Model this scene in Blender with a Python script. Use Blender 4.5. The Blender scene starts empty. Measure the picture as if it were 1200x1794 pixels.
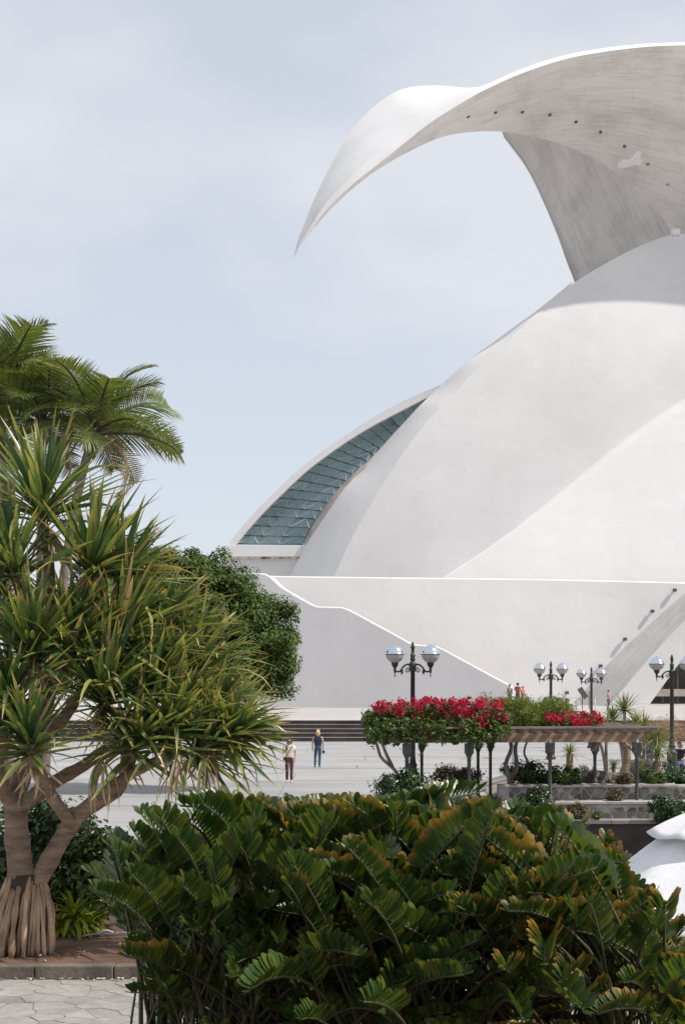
import bpy, bmesh, math, random
import numpy as np
from mathutils import Vector, Matrix, noise

R = math.radians
random.seed(7)
rng = np.random.default_rng(7)
scene = bpy.context.scene
COL = scene.collection

# ------------------------------------------------------------------ camera
FOC, HZ, CZ = 2490.0, 1200.0, 3.57          # photo pixels, horizon row, eye height over the plaza
cam = bpy.data.cameras.new('camera')
cam.sensor_fit = 'HORIZONTAL'
cam.sensor_width = 36.0
cam.lens = FOC / 1200.0 * 36.0
cam.shift_y = (HZ - 897.0) / 1200.0
cam.clip_start, cam.clip_end = 0.1, 6000
camo = bpy.data.objects.new('camera', cam)
COL.objects.link(camo)
camo.location = (0, 0, CZ)
camo.rotation_euler = (R(90), 0, 0)
scene.camera = camo

# ------------------------------------------------------------------ sky, sun, exposure
SUN = Vector((0.62, -0.15, 0.78)).normalized()
elev = math.asin(SUN.z)
azim = math.atan2(SUN.x, SUN.y)
world = bpy.data.worlds.new('World')
scene.world = world
world.use_nodes = True
wn, wl = world.node_tree.nodes, world.node_tree.links
bg = wn['Background']
sky = wn.new('ShaderNodeTexSky')
sky.sky_type = 'NISHITA'
sky.sun_disc = False
sky.sun_elevation = elev
sky.sun_rotation = azim
sky.air_density = 1.0
sky.dust_density = 1.2
sky.ozone_density = 1.0
wtc = wn.new('ShaderNodeTexCoord')
wmap = wn.new('ShaderNodeMapping')
wmap.inputs['Scale'].default_value = (1.5, 1.5, 3.0)
wmap.inputs['Location'].default_value = (-1.4625, 1.3897, 1.0551)
wl.new(wtc.outputs['Generated'], wmap.inputs['Vector'])
wno = wn.new('ShaderNodeTexNoise')
wno.inputs['Scale'].default_value = 2.2
wno.inputs['Detail'].default_value = 4.5
wno.inputs['Roughness'].default_value = 0.52
wl.new(wmap.outputs['Vector'], wno.inputs['Vector'])
wramp = wn.new('ShaderNodeValToRGB')
wramp.color_ramp.elements[0].position = 0.42
wramp.color_ramp.elements[0].color = (0.69, 0.69, 0.69, 1)
wramp.color_ramp.elements[1].position = 0.62
wramp.color_ramp.elements[1].color = (0.93, 0.93, 0.93, 1)
wl.new(wno.outputs['Fac'], wramp.inputs['Fac'])
wmix = wn.new('ShaderNodeMix')
wmix.data_type = 'RGBA'
wl.new(wramp.outputs['Color'], wmix.inputs['Factor'])
wl.new(sky.outputs['Color'], wmix.inputs[6])
wmix.inputs[7].default_value = (5.15, 5.3, 5.65, 1)       # thin high cloud
wl.new(wmix.outputs[2], bg.inputs['Color'])
bg.inputs['Strength'].default_value = 0.14

sun = bpy.data.lights.new('sun', 'SUN')
sun.energy = 4.3
sun.angle = R(0.6)
sun.color = (1.0, 0.945, 0.87)
suno = bpy.data.objects.new('sun', sun)
COL.objects.link(suno)
suno.rotation_euler = SUN.to_track_quat('Z', 'Y').to_euler()
scene.view_settings.view_transform = 'Standard'
scene.view_settings.look = 'None'
scene.view_settings.exposure = 0.12
scene.view_settings.gamma = 1.0
scene.cycles.max_bounces = 7
scene.cycles.transparent_max_bounces = 12

# ------------------------------------------------------------------ helpers
def P(px, py, d):
    return Vector(((px - 600) / FOC * d, d, CZ - (py - HZ) / FOC * d))

def onz(px, py, z=0.0):
    return P(px, py, FOC * (CZ - z) / (py - HZ))

def atx(px, d, z):
    return Vector(((px - 600) / FOC * d, d, z))

def interp(pts, n, closed=False):
    """Catmull-Rom through tuples of any length, n samples."""
    a = np.array([tuple(p) for p in pts], float)
    a = np.vstack([2 * a[0] - a[1], a, 2 * a[-1] - a[-2]])
    m = len(a) - 3
    out = []
    for i in range(n):
        u = i / (n - 1) * m
        k = min(int(u), m - 1)
        t = u - k
        p0, p1, p2, p3 = a[k], a[k + 1], a[k + 2], a[k + 3]
        out.append(0.5 * ((2 * p1) + (-p0 + p2) * t + (2 * p0 - 5 * p1 + 4 * p2 - p3) * t * t + (-p0 + 3 * p1 - 3 * p2 + p3) * t ** 3))
    return out

def lerp_x(pts, x):
    """piecewise-linear y(x)"""
    return float(np.interp(x, [p[0] for p in pts], [p[1] for p in pts]))

class MB:
    def __init__(s):
        s.v, s.f, s.t = [], [], []
    def add(s, vs, fs, ts=None):
        o = len(s.v)
        s.v += [tuple(v) for v in vs]
        s.f += [tuple(i + o for i in f) for f in fs]
        s.t += list(ts) if ts is not None else [0.0] * len(vs)
    def grid(s, rows, closed=False, ts=None):
        n, m = len(rows), len(rows[0])
        vs = [v for r in rows for v in r]
        fs = []
        for i in range(n - 1):
            for j in range(m if closed else m - 1):
                k = (j + 1) % m
                fs.append((i * m + j, i * m + k, (i + 1) * m + k, (i + 1) * m + j))
        s.add(vs, fs, ts)
    def box(s, c, size, rz=0.0, taper=1.0):
        x, y, z = [q / 2 for q in size]
        M = Matrix.Rotation(rz, 3, 'Z')
        vs = []
        for dz in (-1, 1):
            k = 1.0 if dz < 0 else taper
            for dx, dy in ((-1, -1), (1, -1), (1, 1), (-1, 1)):
                vs.append(Vector(c) + M @ Vector((dx * x * k, dy * y * k, dz * z)))
        s.add(vs, [(3, 2, 1, 0), (4, 5, 6, 7), (0, 1, 5, 4), (1, 2, 6, 5), (2, 3, 7, 6), (3, 0, 4, 7)])
    def tube(s, pts, radii, sides=8, cap=True):
        pts = [Vector(p) for p in pts]
        rows = []
        ref = None
        for i, p in enumerate(pts):
            t = (pts[min(i + 1, len(pts) - 1)] - pts[max(i - 1, 0)])
            t = t.normalized() if t.length > 1e-9 else Vector((0, 0, 1))
            if ref is None:
                ref = t.orthogonal().normalized()
            ref = (ref - t * ref.dot(t))
            ref = ref.normalized() if ref.length > 1e-6 else t.orthogonal().normalized()
            b = t.cross(ref)
            r = radii[i] if hasattr(radii, '__len__') else radii
            rows.append([p + (ref * math.cos(a) + b * math.sin(a)) * r for a in (2 * math.pi * k / sides for k in range(sides))])
        o = len(s.v)
        tt = [i / max(1, len(pts) - 1) for i in range(len(pts)) for _ in range(sides)]
        s.grid(rows, True, tt)
        if cap:
            s.f.append(tuple(o + k for k in reversed(range(sides))))
            e = o + (len(pts) - 1) * sides
            s.f.append(tuple(e + k for k in range(sides)))
    def lathe(s, prof, c=(0, 0, 0), sides=16):
        rows = [[Vector(c) + Vector((r * math.cos(a), r * math.sin(a), z)) for a in (2 * math.pi * k / sides for k in range(sides))] for r, z in prof]
        s.grid(rows, True)
    def poly(s, front, off):
        """extrude a polygon (list of Vectors) by the vector off"""
        n = len(front)
        vs = list(front) + [v + off for v in front]
        fs = [tuple(range(n)), tuple(reversed(range(n, 2 * n)))]
        for i in range(n):
            j = (i + 1) % n
            fs.append((i, i + n, j + n, j))
        s.add(vs, fs)
    def mesh(s, name, mat=None, smooth=False, attr=False):
        me = bpy.data.meshes.new(name)
        me.from_pydata(s.v, [], s.f)
        if mat:
            me.materials.append(mat)
        if smooth:
            me.polygons.foreach_set('use_smooth', [True] * len(me.polygons))
        if attr:
            a = me.attributes.new('t', 'FLOAT', 'POINT')
            a.data.foreach_set('value', s.t)
        me.update()
        return me
    def build(s, name, mat, parent=None, smooth=False, attr=False, fix=True):
        me = s.mesh(name, mat, smooth, attr)
        if fix:
            bm = bmesh.new()
            bm.from_mesh(me)
            bmesh.ops.recalc_face_normals(bm, faces=bm.faces)
            bm.to_mesh(me)
            bm.free()
        return link(name, me, parent)

def link(name, me, parent=None):
    o = bpy.data.objects.new(name, me)
    COL.objects.link(o)
    o.parent = parent
    return o

def tag(o, label, cat, group=None):
    o['label'], o['category'] = label, cat
    if group:
        o['group'] = group
    return o

def thing(name, label, cat, loc=(0, 0, 0), rz=0.0, group=None):
    o = bpy.data.objects.new(name, None)
    COL.objects.link(o)
    o.location = loc
    o.rotation_euler = (0, 0, rz)
    o.empty_display_size = 0.2
    return tag(o, label, cat, group)

def struct(o):
    o['kind'] = 'structure'
    return o

def stuff(o):
    o['kind'] = 'stuff'
    return o

def copy_tree(o, parent=None):
    c = o.copy()
    COL.objects.link(c)
    c.parent = parent
    for ch in list(o.children):
        copy_tree(ch, c)
    return c

# ------------------------------------------------------------------ materials
def nodes_of(name):
    m = bpy.data.materials.new(name)
    m.use_nodes = True
    nt = m.node_tree
    return m, nt.nodes, nt.links, nt.nodes['Principled BSDF']

def ramp(n, l, src, stops):
    r = n.new('ShaderNodeValToRGB')
    el = r.color_ramp.elements
    el[0].position, el[0].color = stops[0][0], (*stops[0][1], 1)
    el[1].position, el[1].color = stops[-1][0], (*stops[-1][1], 1)
    for p, c in stops[1:-1]:
        e = el.new(p)
        e.color = (*c, 1)
    l.new(src, r.inputs['Fac'])
    return r.outputs['Color']

def noise_node(n, l, scale, detail=6, rough=0.55, stretch=(1, 1, 1), coord='Object', rot=(0, 0, 0)):
    tc = n.new('ShaderNodeTexCoord')
    mp = n.new('ShaderNodeMapping')
    mp.inputs['Scale'].default_value = stretch
    mp.inputs['Rotation'].default_value = rot
    l.new(tc.outputs[coord], mp.inputs['Vector'])
    t = n.new('ShaderNodeTexNoise')
    t.inputs['Scale'].default_value = scale
    t.inputs['Detail'].default_value = detail
    t.inputs['Roughness'].default_value = rough
    l.new(mp.outputs['Vector'], t.inputs['Vector'])
    return t.outputs['Fac']

def mixc(n, l, fac, a, b, mode='MIX'):
    m = n.new('ShaderNodeMix')
    m.data_type = 'RGBA'
    m.blend_type = mode
    for s, v in ((m.inputs['Factor'], fac), (m.inputs[6], a), (m.inputs[7], b)):
        if hasattr(v, 'links'):
            l.new(v, s)
        elif isinstance(v, (int, float)):
            s.default_value = v
        else:
            s.default_value = (*v, 1)
    return m.outputs[2]

def bump(n, l, b, h, strength=0.3, dist=0.02):
    k = n.new('ShaderNodeBump')
    k.inputs['Strength'].default_value = strength
    k.inputs['Distance'].default_value = dist
    l.new(h, k.inputs['Height'])
    l.new(k.outputs['Normal'], b.inputs['Normal'])

def surf(name, c1, c2, scale=2.0, rough=0.7, stretch=(1, 1, 1), bump_s=0.2, bump_d=0.02, lo=0.35, hi=0.65, metal=0.0, fine=None, spec=0.4, coord='Object', grain=0.35):
    m, n, l, b = nodes_of(name)
    f = noise_node(n, l, scale, 7, 0.6, stretch, coord)
    c = ramp(n, l, f, [(lo, c1), (hi, c2)])
    f2 = noise_node(n, l, fine or scale * 9, 5, 0.7, stretch, coord)
    c = mixc(n, l, grain, c, mixc(n, l, f2, (0.45, 0.45, 0.45), (1.45, 1.45, 1.45)), 'MULTIPLY')
    l.new(c, b.inputs['Base Color'])
    b.inputs['Roughness'].default_value = rough
    b.inputs['Metallic'].default_value = metal
    b.inputs['Specular IOR Level'].default_value = spec
    if bump_s:
        bump(n, l, b, f2, bump_s, bump_d)
    return m

def leafmat(name, ca, cb, tip=None, tip_at=(0.75, 1.0), trans=0.25, rough=0.45, spec=0.4, dead=None, dead_share=0.0, dry=None, per='island', mid=0.0):
    """leaf colour varies leaf by leaf; attribute t runs from base to tip"""
    m, n, l, b = nodes_of(name)
    if per == 'island':
        g = n.new('ShaderNodeNewGeometry')
        rnd = g.outputs['Random Per Island']
    else:
        g = n.new('ShaderNodeObjectInfo')
        rnd = g.outputs['Random']
    stops = [(0.0, ca), (1.0 - dead_share - 0.001 if dead else 1.0, cb)]
    if mid:
        stops.insert(1, (0.6, tuple(p_ * (1 - mid) + q_ * mid for p_, q_ in zip(ca, cb))))
    if dead:
        stops += [(1.0 - dead_share, dead), (1.0, tuple(q * 0.7 for q in dead))]
    c = ramp(n, l, rnd, stops)
    nz = noise_node(n, l, 3.0, 3)
    c = mixc(n, l, 0.5, c, mixc(n, l, nz, (0.5, 0.5, 0.5), (1.5, 1.5, 1.5)), 'MULTIPLY')
    if tip:
        at = n.new('ShaderNodeAttribute')
        at.attribute_name = 't'
        mr = n.new('ShaderNodeMapRange')
        mr.inputs['From Min'].default_value, mr.inputs['From Max'].default_value = tip_at
        l.new(at.outputs['Fac'], mr.inputs['Value'])
        fac = mr.outputs['Result']
        if dry:
            ob = n.new('ShaderNodeAttribute')
            ob.attribute_type = 'OBJECT'
            ob.attribute_name = dry
            mu = n.new('ShaderNodeMath')
            mu.operation = 'MULTIPLY'
            l.new(fac, mu.inputs[0])
            l.new(ob.outputs['Fac'], mu.inputs[1])
            mu2 = n.new('ShaderNodeMath'); mu2.operation = 'MULTIPLY'
            l.new(mu.outputs[0], mu2.inputs[0]); l.new(rnd, mu2.inputs[1])
            mu3 = n.new('ShaderNodeMath'); mu3.operation = 'MULTIPLY'; mu3.use_clamp = True
            l.new(mu2.outputs[0], mu3.inputs[0]); mu3.inputs[1].default_value = 1.7
            fac = mu3.outputs[0]
        c = mixc(n, l, fac, c, tip)
    l.new(c, b.inputs['Base Color'])
    b.inputs['Roughness'].default_value = rough
    b.inputs['Specular IOR Level'].default_value = spec
    tr = n.new('ShaderNodeBsdfTranslucent')
    l.new(mixc(n, l, 1.0, c, (1.25, 1.2, 0.5), 'MULTIPLY'), tr.inputs['Color'])
    mx = n.new('ShaderNodeMixShader')
    mx.inputs['Fac'].default_value = trans
    l.new(b.outputs['BSDF'], mx.inputs[1])
    l.new(tr.outputs['BSDF'], mx.inputs[2])
    l.new(mx.outputs['Shader'], n['Material Output'].inputs['Surface'])
    return m

def plain(name, c, rough=0.6, metal=0.0, spec=0.4):
    m, n, l, b = nodes_of(name)
    f = noise_node(n, l, 14.0, 4)
    l.new(mixc(n, l, 0.4, c, mixc(n, l, f, (0.65, 0.65, 0.65), (1.3, 1.3, 1.3)), 'MULTIPLY'), b.inputs['Base Color'])
    b.inputs['Roughness'].default_value = rough
    b.inputs['Metallic'].default_value = metal
    b.inputs['Specular IOR Level'].default_value = spec
    return m

def white_render(name, base=(0.735, 0.722, 0.715), dirt=(0.675, 0.662, 0.655), streak=0.3):
    m, n, l, b = nodes_of(name)
    f = noise_node(n, l, 0.12, 8, 0.6)
    c = ramp(n, l, f, [(0.35, dirt), (0.62, base)])
    f3 = noise_node(n, l, 0.55, 6, 0.65, (1, 1, 0.16))
    c = mixc(n, l, streak, c, mixc(n, l, f3, (0.86, 0.86, 0.86), (1.08, 1.08, 1.08)), 'MULTIPLY')
    f4 = noise_node(n, l, 1.6, 6, 0.75)
    sp = ramp(n, l, f4, [(0.26, (0.86, 0.85, 0.83)), (0.36, (1, 1, 1))])
    c = mixc(n, l, 0.9, c, sp, 'MULTIPLY')
    f5 = noise_node(n, l, 0.9, 5, 0.6, (0.35, 0.35, 1.0), rot=(0, R(35), 0))
    c = mixc(n, l, 0.5, c, mixc(n, l, f5, (0.88, 0.88, 0.875), (1.08, 1.08, 1.08)), 'MULTIPLY')
    l.new(c, b.inputs['Base Color'])
    b.inputs['Roughness'].default_value = 0.75
    b.inputs['Specular IOR Level'].default_value = 0.2
    f2 = noise_node(n, l, 1.4, 6, 0.7)
    bump(n, l, b, f2, 0.30, 0.07)
    return m

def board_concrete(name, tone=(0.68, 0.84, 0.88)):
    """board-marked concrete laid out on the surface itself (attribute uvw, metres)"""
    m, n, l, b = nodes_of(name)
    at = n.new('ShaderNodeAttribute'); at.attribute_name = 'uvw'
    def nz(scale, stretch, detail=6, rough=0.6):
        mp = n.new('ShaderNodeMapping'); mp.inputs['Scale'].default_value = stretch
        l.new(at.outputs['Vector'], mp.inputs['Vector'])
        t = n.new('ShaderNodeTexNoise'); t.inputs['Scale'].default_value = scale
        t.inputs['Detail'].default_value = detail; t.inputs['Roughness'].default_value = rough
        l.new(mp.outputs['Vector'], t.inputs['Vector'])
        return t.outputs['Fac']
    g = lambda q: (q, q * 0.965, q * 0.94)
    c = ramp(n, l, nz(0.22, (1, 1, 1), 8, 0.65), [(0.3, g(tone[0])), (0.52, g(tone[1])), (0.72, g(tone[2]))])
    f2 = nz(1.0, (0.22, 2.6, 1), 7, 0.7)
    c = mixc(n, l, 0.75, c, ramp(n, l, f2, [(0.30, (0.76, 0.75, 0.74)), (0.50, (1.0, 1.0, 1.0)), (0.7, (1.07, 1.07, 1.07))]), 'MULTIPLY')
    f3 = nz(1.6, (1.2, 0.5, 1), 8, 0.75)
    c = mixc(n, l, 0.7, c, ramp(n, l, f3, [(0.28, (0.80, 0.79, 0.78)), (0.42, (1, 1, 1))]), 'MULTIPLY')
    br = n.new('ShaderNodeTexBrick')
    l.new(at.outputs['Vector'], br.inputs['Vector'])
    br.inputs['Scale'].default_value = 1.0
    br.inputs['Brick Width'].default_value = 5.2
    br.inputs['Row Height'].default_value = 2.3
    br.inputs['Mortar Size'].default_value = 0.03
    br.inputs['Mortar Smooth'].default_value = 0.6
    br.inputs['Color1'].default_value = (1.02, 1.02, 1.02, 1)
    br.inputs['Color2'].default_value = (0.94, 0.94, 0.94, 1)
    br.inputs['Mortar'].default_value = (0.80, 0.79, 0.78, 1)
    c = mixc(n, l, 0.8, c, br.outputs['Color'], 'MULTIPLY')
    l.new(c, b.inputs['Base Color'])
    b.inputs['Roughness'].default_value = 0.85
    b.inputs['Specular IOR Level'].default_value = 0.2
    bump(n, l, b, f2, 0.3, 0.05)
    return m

def set_uvw(o, rows):
    """surface coordinates in metres: along each row, then across the rows"""
    m = len(rows[0])
    mid = rows[len(rows) // 2]
    us = [0.0]
    for j in range(1, m):
        us.append(us[-1] + (mid[j] - mid[j - 1]).length)
    vs = [[0.0] * m]
    for i in range(1, len(rows)):
        vs.append([vs[-1][j] + (rows[i][j] - rows[i - 1][j]).length for j in range(m)])
    a = o.data.attributes.new('uvw', 'FLOAT_VECTOR', 'POINT')
    a.data.foreach_set('vector', [q for i in range(len(rows)) for j in range(m) for q in (us[j], vs[i][j], 0.0)])

M = {}
M['white'] = white_render('white_render')
M['white_smooth'] = white_render('white_render_smooth', (0.74, 0.732, 0.728), (0.69, 0.682, 0.678), 0.2)
M['concrete'] = board_concrete('board_marked_concrete')
M['leg_shaded'] = board_concrete('shaded_leg_concrete', (0.44, 0.55, 0.60))  # raw concrete, toned darker to paint shade on the leg's side
M['concrete_shaded'] = board_concrete('shaded_board_concrete', (0.52, 0.64, 0.70))  # grey concrete, darkened so its colour carries the wing support's shade
M['coping'] = surf('coping_paint', (0.70, 0.69, 0.68), (0.76, 0.75, 0.74), 0.6, 0.7, bump_s=0.1)
M['rusty'] = surf('stained_sill', (0.20, 0.13, 0.07), (0.72, 0.68, 0.62), 1.3, 0.8, (1, 1, 0.3), lo=0.36, hi=0.52)
M['reveal'] = surf('dusty_reveal', (0.36, 0.31, 0.27), (0.55, 0.50, 0.46), 0.8, 0.85)
M['patch'] = surf('repair_mortar', (0.96, 0.955, 0.95), (0.98, 0.975, 0.97), 1.0, 0.8)
M['dark_hole'] = plain('dark_recess', (0.20, 0.175, 0.155), 0.8)
M['fixture'] = plain('dark_fixture', (0.10, 0.095, 0.085), 0.5)
M['mullion'] = plain('glazing_bar', (0.035, 0.04, 0.042), 0.45)
M['strut'] = plain('white_strut', (0.52, 0.58, 0.59), 0.5)
M['inner'] = surf('vault_interior', (0.34, 0.40, 0.42), (0.80, 0.86, 0.88), 0.25, 0.9)
M['plaza'] = surf('plaza_stone', (0.27, 0.268, 0.265), (0.38, 0.376, 0.37), 0.5, 0.8, (0.35, 1.6, 1), 0.25, 0.02, fine=3.5)
M['slab'] = surf('plaza_slab_stone', (0.275, 0.272, 0.27), (0.355, 0.352, 0.35), 0.35, 0.75, (0.5, 1.1, 1), 0.25, 0.02, fine=2.2)
M['terrace'] = surf('terrace_stone', (0.36, 0.34, 0.325), (0.45, 0.425, 0.41), 0.3, 0.8, (0.3, 1.5, 1), 0.2)
M['basalt'] = surf('basalt_riser', (0.045, 0.035, 0.03), (0.085, 0.07, 0.06), 0.8, 0.85)
M['tread'] = surf('worn_tread', (0.22, 0.20, 0.185), (0.30, 0.275, 0.26), 0.8, 0.8)
M['ground'] = surf('dry_ground', (0.32, 0.31, 0.295), (0.41, 0.40, 0.385), 0.05, 0.95, bump_s=0)
M['court'] = surf('court_paving', (0.10, 0.095, 0.09), (0.17, 0.16, 0.15), 0.6, 0.9)
M['soil'] = surf('reddish_soil', (0.11, 0.060, 0.040), (0.23, 0.13, 0.085), 2.2, 0.95, bump_s=1.0, bump_d=0.07, fine=22, grain=0.8)
M['kerb'] = surf('kerb_stone', (0.10, 0.082, 0.065), (0.20, 0.165, 0.13), 2.5, 0.9, bump_s=0.8, grain=0.8)
M['flag'] = surf('flagstone', (0.25, 0.23, 0.215), (0.36, 0.34, 0.32), 1.6, 0.85, bump_s=0.6, fine=9, grain=0.6)
M['flag_b'] = surf('flagstone_dark', (0.21, 0.19, 0.175), (0.31, 0.29, 0.27), 1.6, 0.85, bump_s=0.6, fine=9, grain=0.6)
M['grout'] = surf('sandy_grout', (0.20, 0.175, 0.155), (0.30, 0.275, 0.25), 2.5, 0.95, bump_s=0.4, fine=20)
M['rock'] = surf('volcanic_rock', (0.045, 0.04, 0.036), (0.15, 0.135, 0.12), 1.6, 0.9, bump_s=0.8, bump_d=0.05)
M['wallstone'] = surf('wall_stone', (0.09, 0.082, 0.078), (0.22, 0.205, 0.19), 2.4, 0.9, bump_s=0.6)
M['wallstone_b'] = surf('wall_stone_pale', (0.16, 0.145, 0.135), (0.30, 0.275, 0.255), 2.4, 0.9, bump_s=0.6)
M['mortar'] = surf('pale_mortar', (0.32, 0.29, 0.265), (0.46, 0.43, 0.40), 3, 0.95)
M['iron'] = plain('dark_painted_iron', (0.038, 0.040, 0.038), 0.42, 0.0, 0.5)
M['post'] = surf('weathered_post', (0.05, 0.052, 0.05), (0.11, 0.112, 0.108), 5, 0.5, (1, 1, 0.3), 0.15)
M['wood'] = surf('weathered_wood', (0.20, 0.125, 0.085), (0.36, 0.245, 0.175), 2.5, 0.8, (0.4, 4, 4), 0.3)
M['wood_grey'] = surf('greyed_wood', (0.17, 0.13, 0.105), (0.30, 0.25, 0.215), 2.5, 0.85, (0.4, 4, 4), 0.3)
M['bark'] = surf('brown_bark', (0.18, 0.122, 0.085), (0.40, 0.29, 0.205), 3.0, 0.85, (0.6, 0.6, 3.2), 1.0, 0.03, fine=22, grain=0.85)
M['root'] = surf('prop_root_bark', (0.24, 0.155, 0.098), (0.50, 0.35, 0.23), 4.0, 0.85, (1, 1, 0.4), 0.9, 0.015, fine=26, grain=0.8)
M['root_gap_shade'] = surf('shaded_root_core', (0.035, 0.022, 0.015), (0.07, 0.045, 0.03), 4, 0.95)  # near-black colour paints the shade between the prop roots
M['greybark'] = surf('grey_bark', (0.13, 0.105, 0.088), (0.29, 0.245, 0.21), 4.0, 0.9, (1, 1, 0.4), 0.6, 0.02)
M['pale_trunk'] = surf('limewashed_trunk', (0.35, 0.33, 0.30), (0.58, 0.56, 0.53), 3.0, 0.9, (1, 1, 0.5), 0.3)
M['fabric'] = surf('white_fabric', (0.74, 0.74, 0.75), (0.80, 0.80, 0.81), 1.2, 0.85, bump_s=0.15)

# ------------------------------------------------------------------ ground, plaza, terrace, steps
g = MB()
g.box((0, 1500, -2.1), (8000, 6000, 1.0))
struct(g.build('ground', M['ground']))
g = MB()
g.add([(4.6, 8, -1.56), (60, 8, -1.56), (60, 42.4, -1.56), (4.6, 42.4, -1.56)], [(0, 1, 2, 3)])
struct(g.build('lower_court', M['court']))
# plaza bed: solid block with its top just under the slabs
g = MB()
g.poly([Vector(p) for p in ((-60, -10, -0.02), (4.6, -10, -0.02), (4.6, 42.0, -0.02), (60, 42.0, -0.02), (60, 89.2, -0.02), (-60, 89.2, -0.02))], Vector((0, 0, -1.56)))
plaza = struct(g.build('plaza', M['grout']))
row_d = 30.0
k = 0
while row_d < 89.0:
    dep = random.choice((2.6, 3.4, 3.4, 4.2))
    d1 = min(row_d + dep, 89.15)
    half = d1 * 0.245 + 2
    x = -half - random.random() * 4
    while x < half:
        w = random.uniform(4.5, 7.5)
        x1 = x + w
        zz = random.uniform(-0.006, 0.006)
        if x < 4.6 and row_d < 42.0 or row_d >= 41.9:
            xe = min(x1, 4.58) if row_d < 42.0 else x1
            if xe - x > 0.3:
                b = MB()
                b.box(((x + xe) / 2, (row_d + d1) / 2, 0.0 + zz - 0.03), (xe - x - 0.05, d1 - row_d - 0.07, 0.06))
                b.build('paving_slab', M['slab'], plaza)
        x = x1
    row_d = d1
# near plaza between planting bed and far slabs
g = MB()
g.add([(-60, -10, -0.012), (4.58, -10, -0.012), (4.58, 29.95, -0.012), (-60, 29.95, -0.012)], [(0, 1, 2, 3)])
g.build('near_paving', M['plaza'], plaza)
g = MB()
g.add([(-6.2, 12.6, -0.004), (4.5, 12.6, -0.004), (4.5, 17.2, -0.004), (-6.2, 17.2, -0.004)], [(0, 1, 2, 3)])
g.build('grout_bed', M['grout'], plaza)

def voronoi_cells(x0, x1, y0, y1, sx, sy, jit=0.47):
    """cells of a jittered grid, each clipped by its neighbours' bisectors"""
    nx, ny = int((x1 - x0) / sx) + 1, int((y1 - y0) / sy) + 1
    pts = {}
    for i in range(-1, nx + 1):
        for j in range(-1, ny + 1):
            pts[i, j] = (x0 + (i + 0.5 + random.uniform(-jit, jit)) * sx, y0 + (j + 0.5 + random.uniform(-jit, jit)) * sy)
    cells = []
    for i in range(nx):
        for j in range(ny):
            c = pts[i, j]
            poly = [(x0, y0), (x1, y0), (x1, y1), (x0, y1)]
            for di in (-2, -1, 0, 1, 2):
                for dj in (-2, -1, 0, 1, 2):
                    q = pts.get((i + di, j + dj))
                    if not q or (di == 0 and dj == 0):
                        continue
                    mx, my = (c[0] + q[0]) / 2, (c[1] + q[1]) / 2
                    nxv, nyv = q[0] - c[0], q[1] - c[1]
                    new = []
                    for a in range(len(poly)):
                        p, r = poly[a], poly[(a + 1) % len(poly)]
                        dp = (p[0] - mx) * nxv + (p[1] - my) * nyv
                        dr = (r[0] - mx) * nxv + (r[1] - my) * nyv
                        if dp <= 0:
                            new.append(p)
                        if dp * dr < 0:
                            t = dp / (dp - dr)
                            new.append((p[0] + (r[0] - p[0]) * t, p[1] + (r[1] - p[1]) * t))
                    poly = new
                    if len(poly) < 3:
                        break
                if len(poly) < 3:
                    break
            if len(poly) >= 3:
                cells.append((c, poly))
    return cells

def shrink(poly, gap):
    cx = sum(p[0] for p in poly) / len(poly)
    cy = sum(p[1] for p in poly) / len(poly)
    out = []
    for p in poly:
        L = math.hypot(p[0] - cx, p[1] - cy)
        k = max(0.3, 1 - gap / max(L, 1e-6))
        out.append((cx + (p[0] - cx) * k, cy + (p[1] - cy) * k))
    return out

for c, poly in voronoi_cells(-4.6, 1.6, 13.2, 17.17, 0.32, 0.30):
    q = shrink(poly, 0.009)
    h = random.uniform(0.002, 0.007)
    b = MB()
    b.poly([Vector((p[0], p[1], h)) for p in reversed(q)], Vector((0, 0, -0.05)))
    b.build('flagstone', M['flag'] if random.random() < 0.72 else M['flag_b'], plaza)

# terrace in front of the hall, five steps up
TER = 1.30
def terrace_z(d):
    return TER + (d - 91) * 0.0085
g = MB()
g.poly([Vector((-70, 90.9, TER)), Vector((70, 90.9, TER)), Vector((70, 260, terrace_z(260))), Vector((-70, 260, terrace_z(260)))], Vector((0, 0, -3.0)))
struct(g.build('terrace', M['terrace']))
steps = struct(bpy.data.objects.new('terrace_steps', None))
COL.objects.link(steps)
for i in range(5):
    z1 = TER * (i + 1) / 5 - (0.012 if i == 4 else 0)
    d0 = 89.2 + 0.42 * i
    b = MB()
    b.box((0, (d0 + 91.2) / 2, (z1 - 0.03 - 1.0) / 2), (139, 91.2 - d0, z1 - 0.03 + 1.0))
    st = b.build('step', M['basalt'], steps)
    b = MB()
    b.box((0, d0 + 0.2, z1 - 0.0145), (139.1, 0.46, 0.029))
    b.build('tread', M['tread'], st)

# ------------------------------------------------------------------ concert hall
hall = thing('concert_hall', 'white concert hall with curved shell and huge overhanging concrete wing', 'building', P(900, 1240, 130))

def hp(o):
    """children are built in world coordinates: undo the hall's own offset"""
    o.matrix_parent_inverse = o.parent.matrix_world.inverted() if False else Matrix.Translation(-hall.location)
    return o

def hpart(mb, name, mat, smooth=False):
    return hp(mb.build(name, mat, hall, smooth))

def dW(px):
    return 128 + (px - 440) * 7 / 760
def dS(px):
    return 125 - (px - 440) * 4.6 / 450

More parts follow.
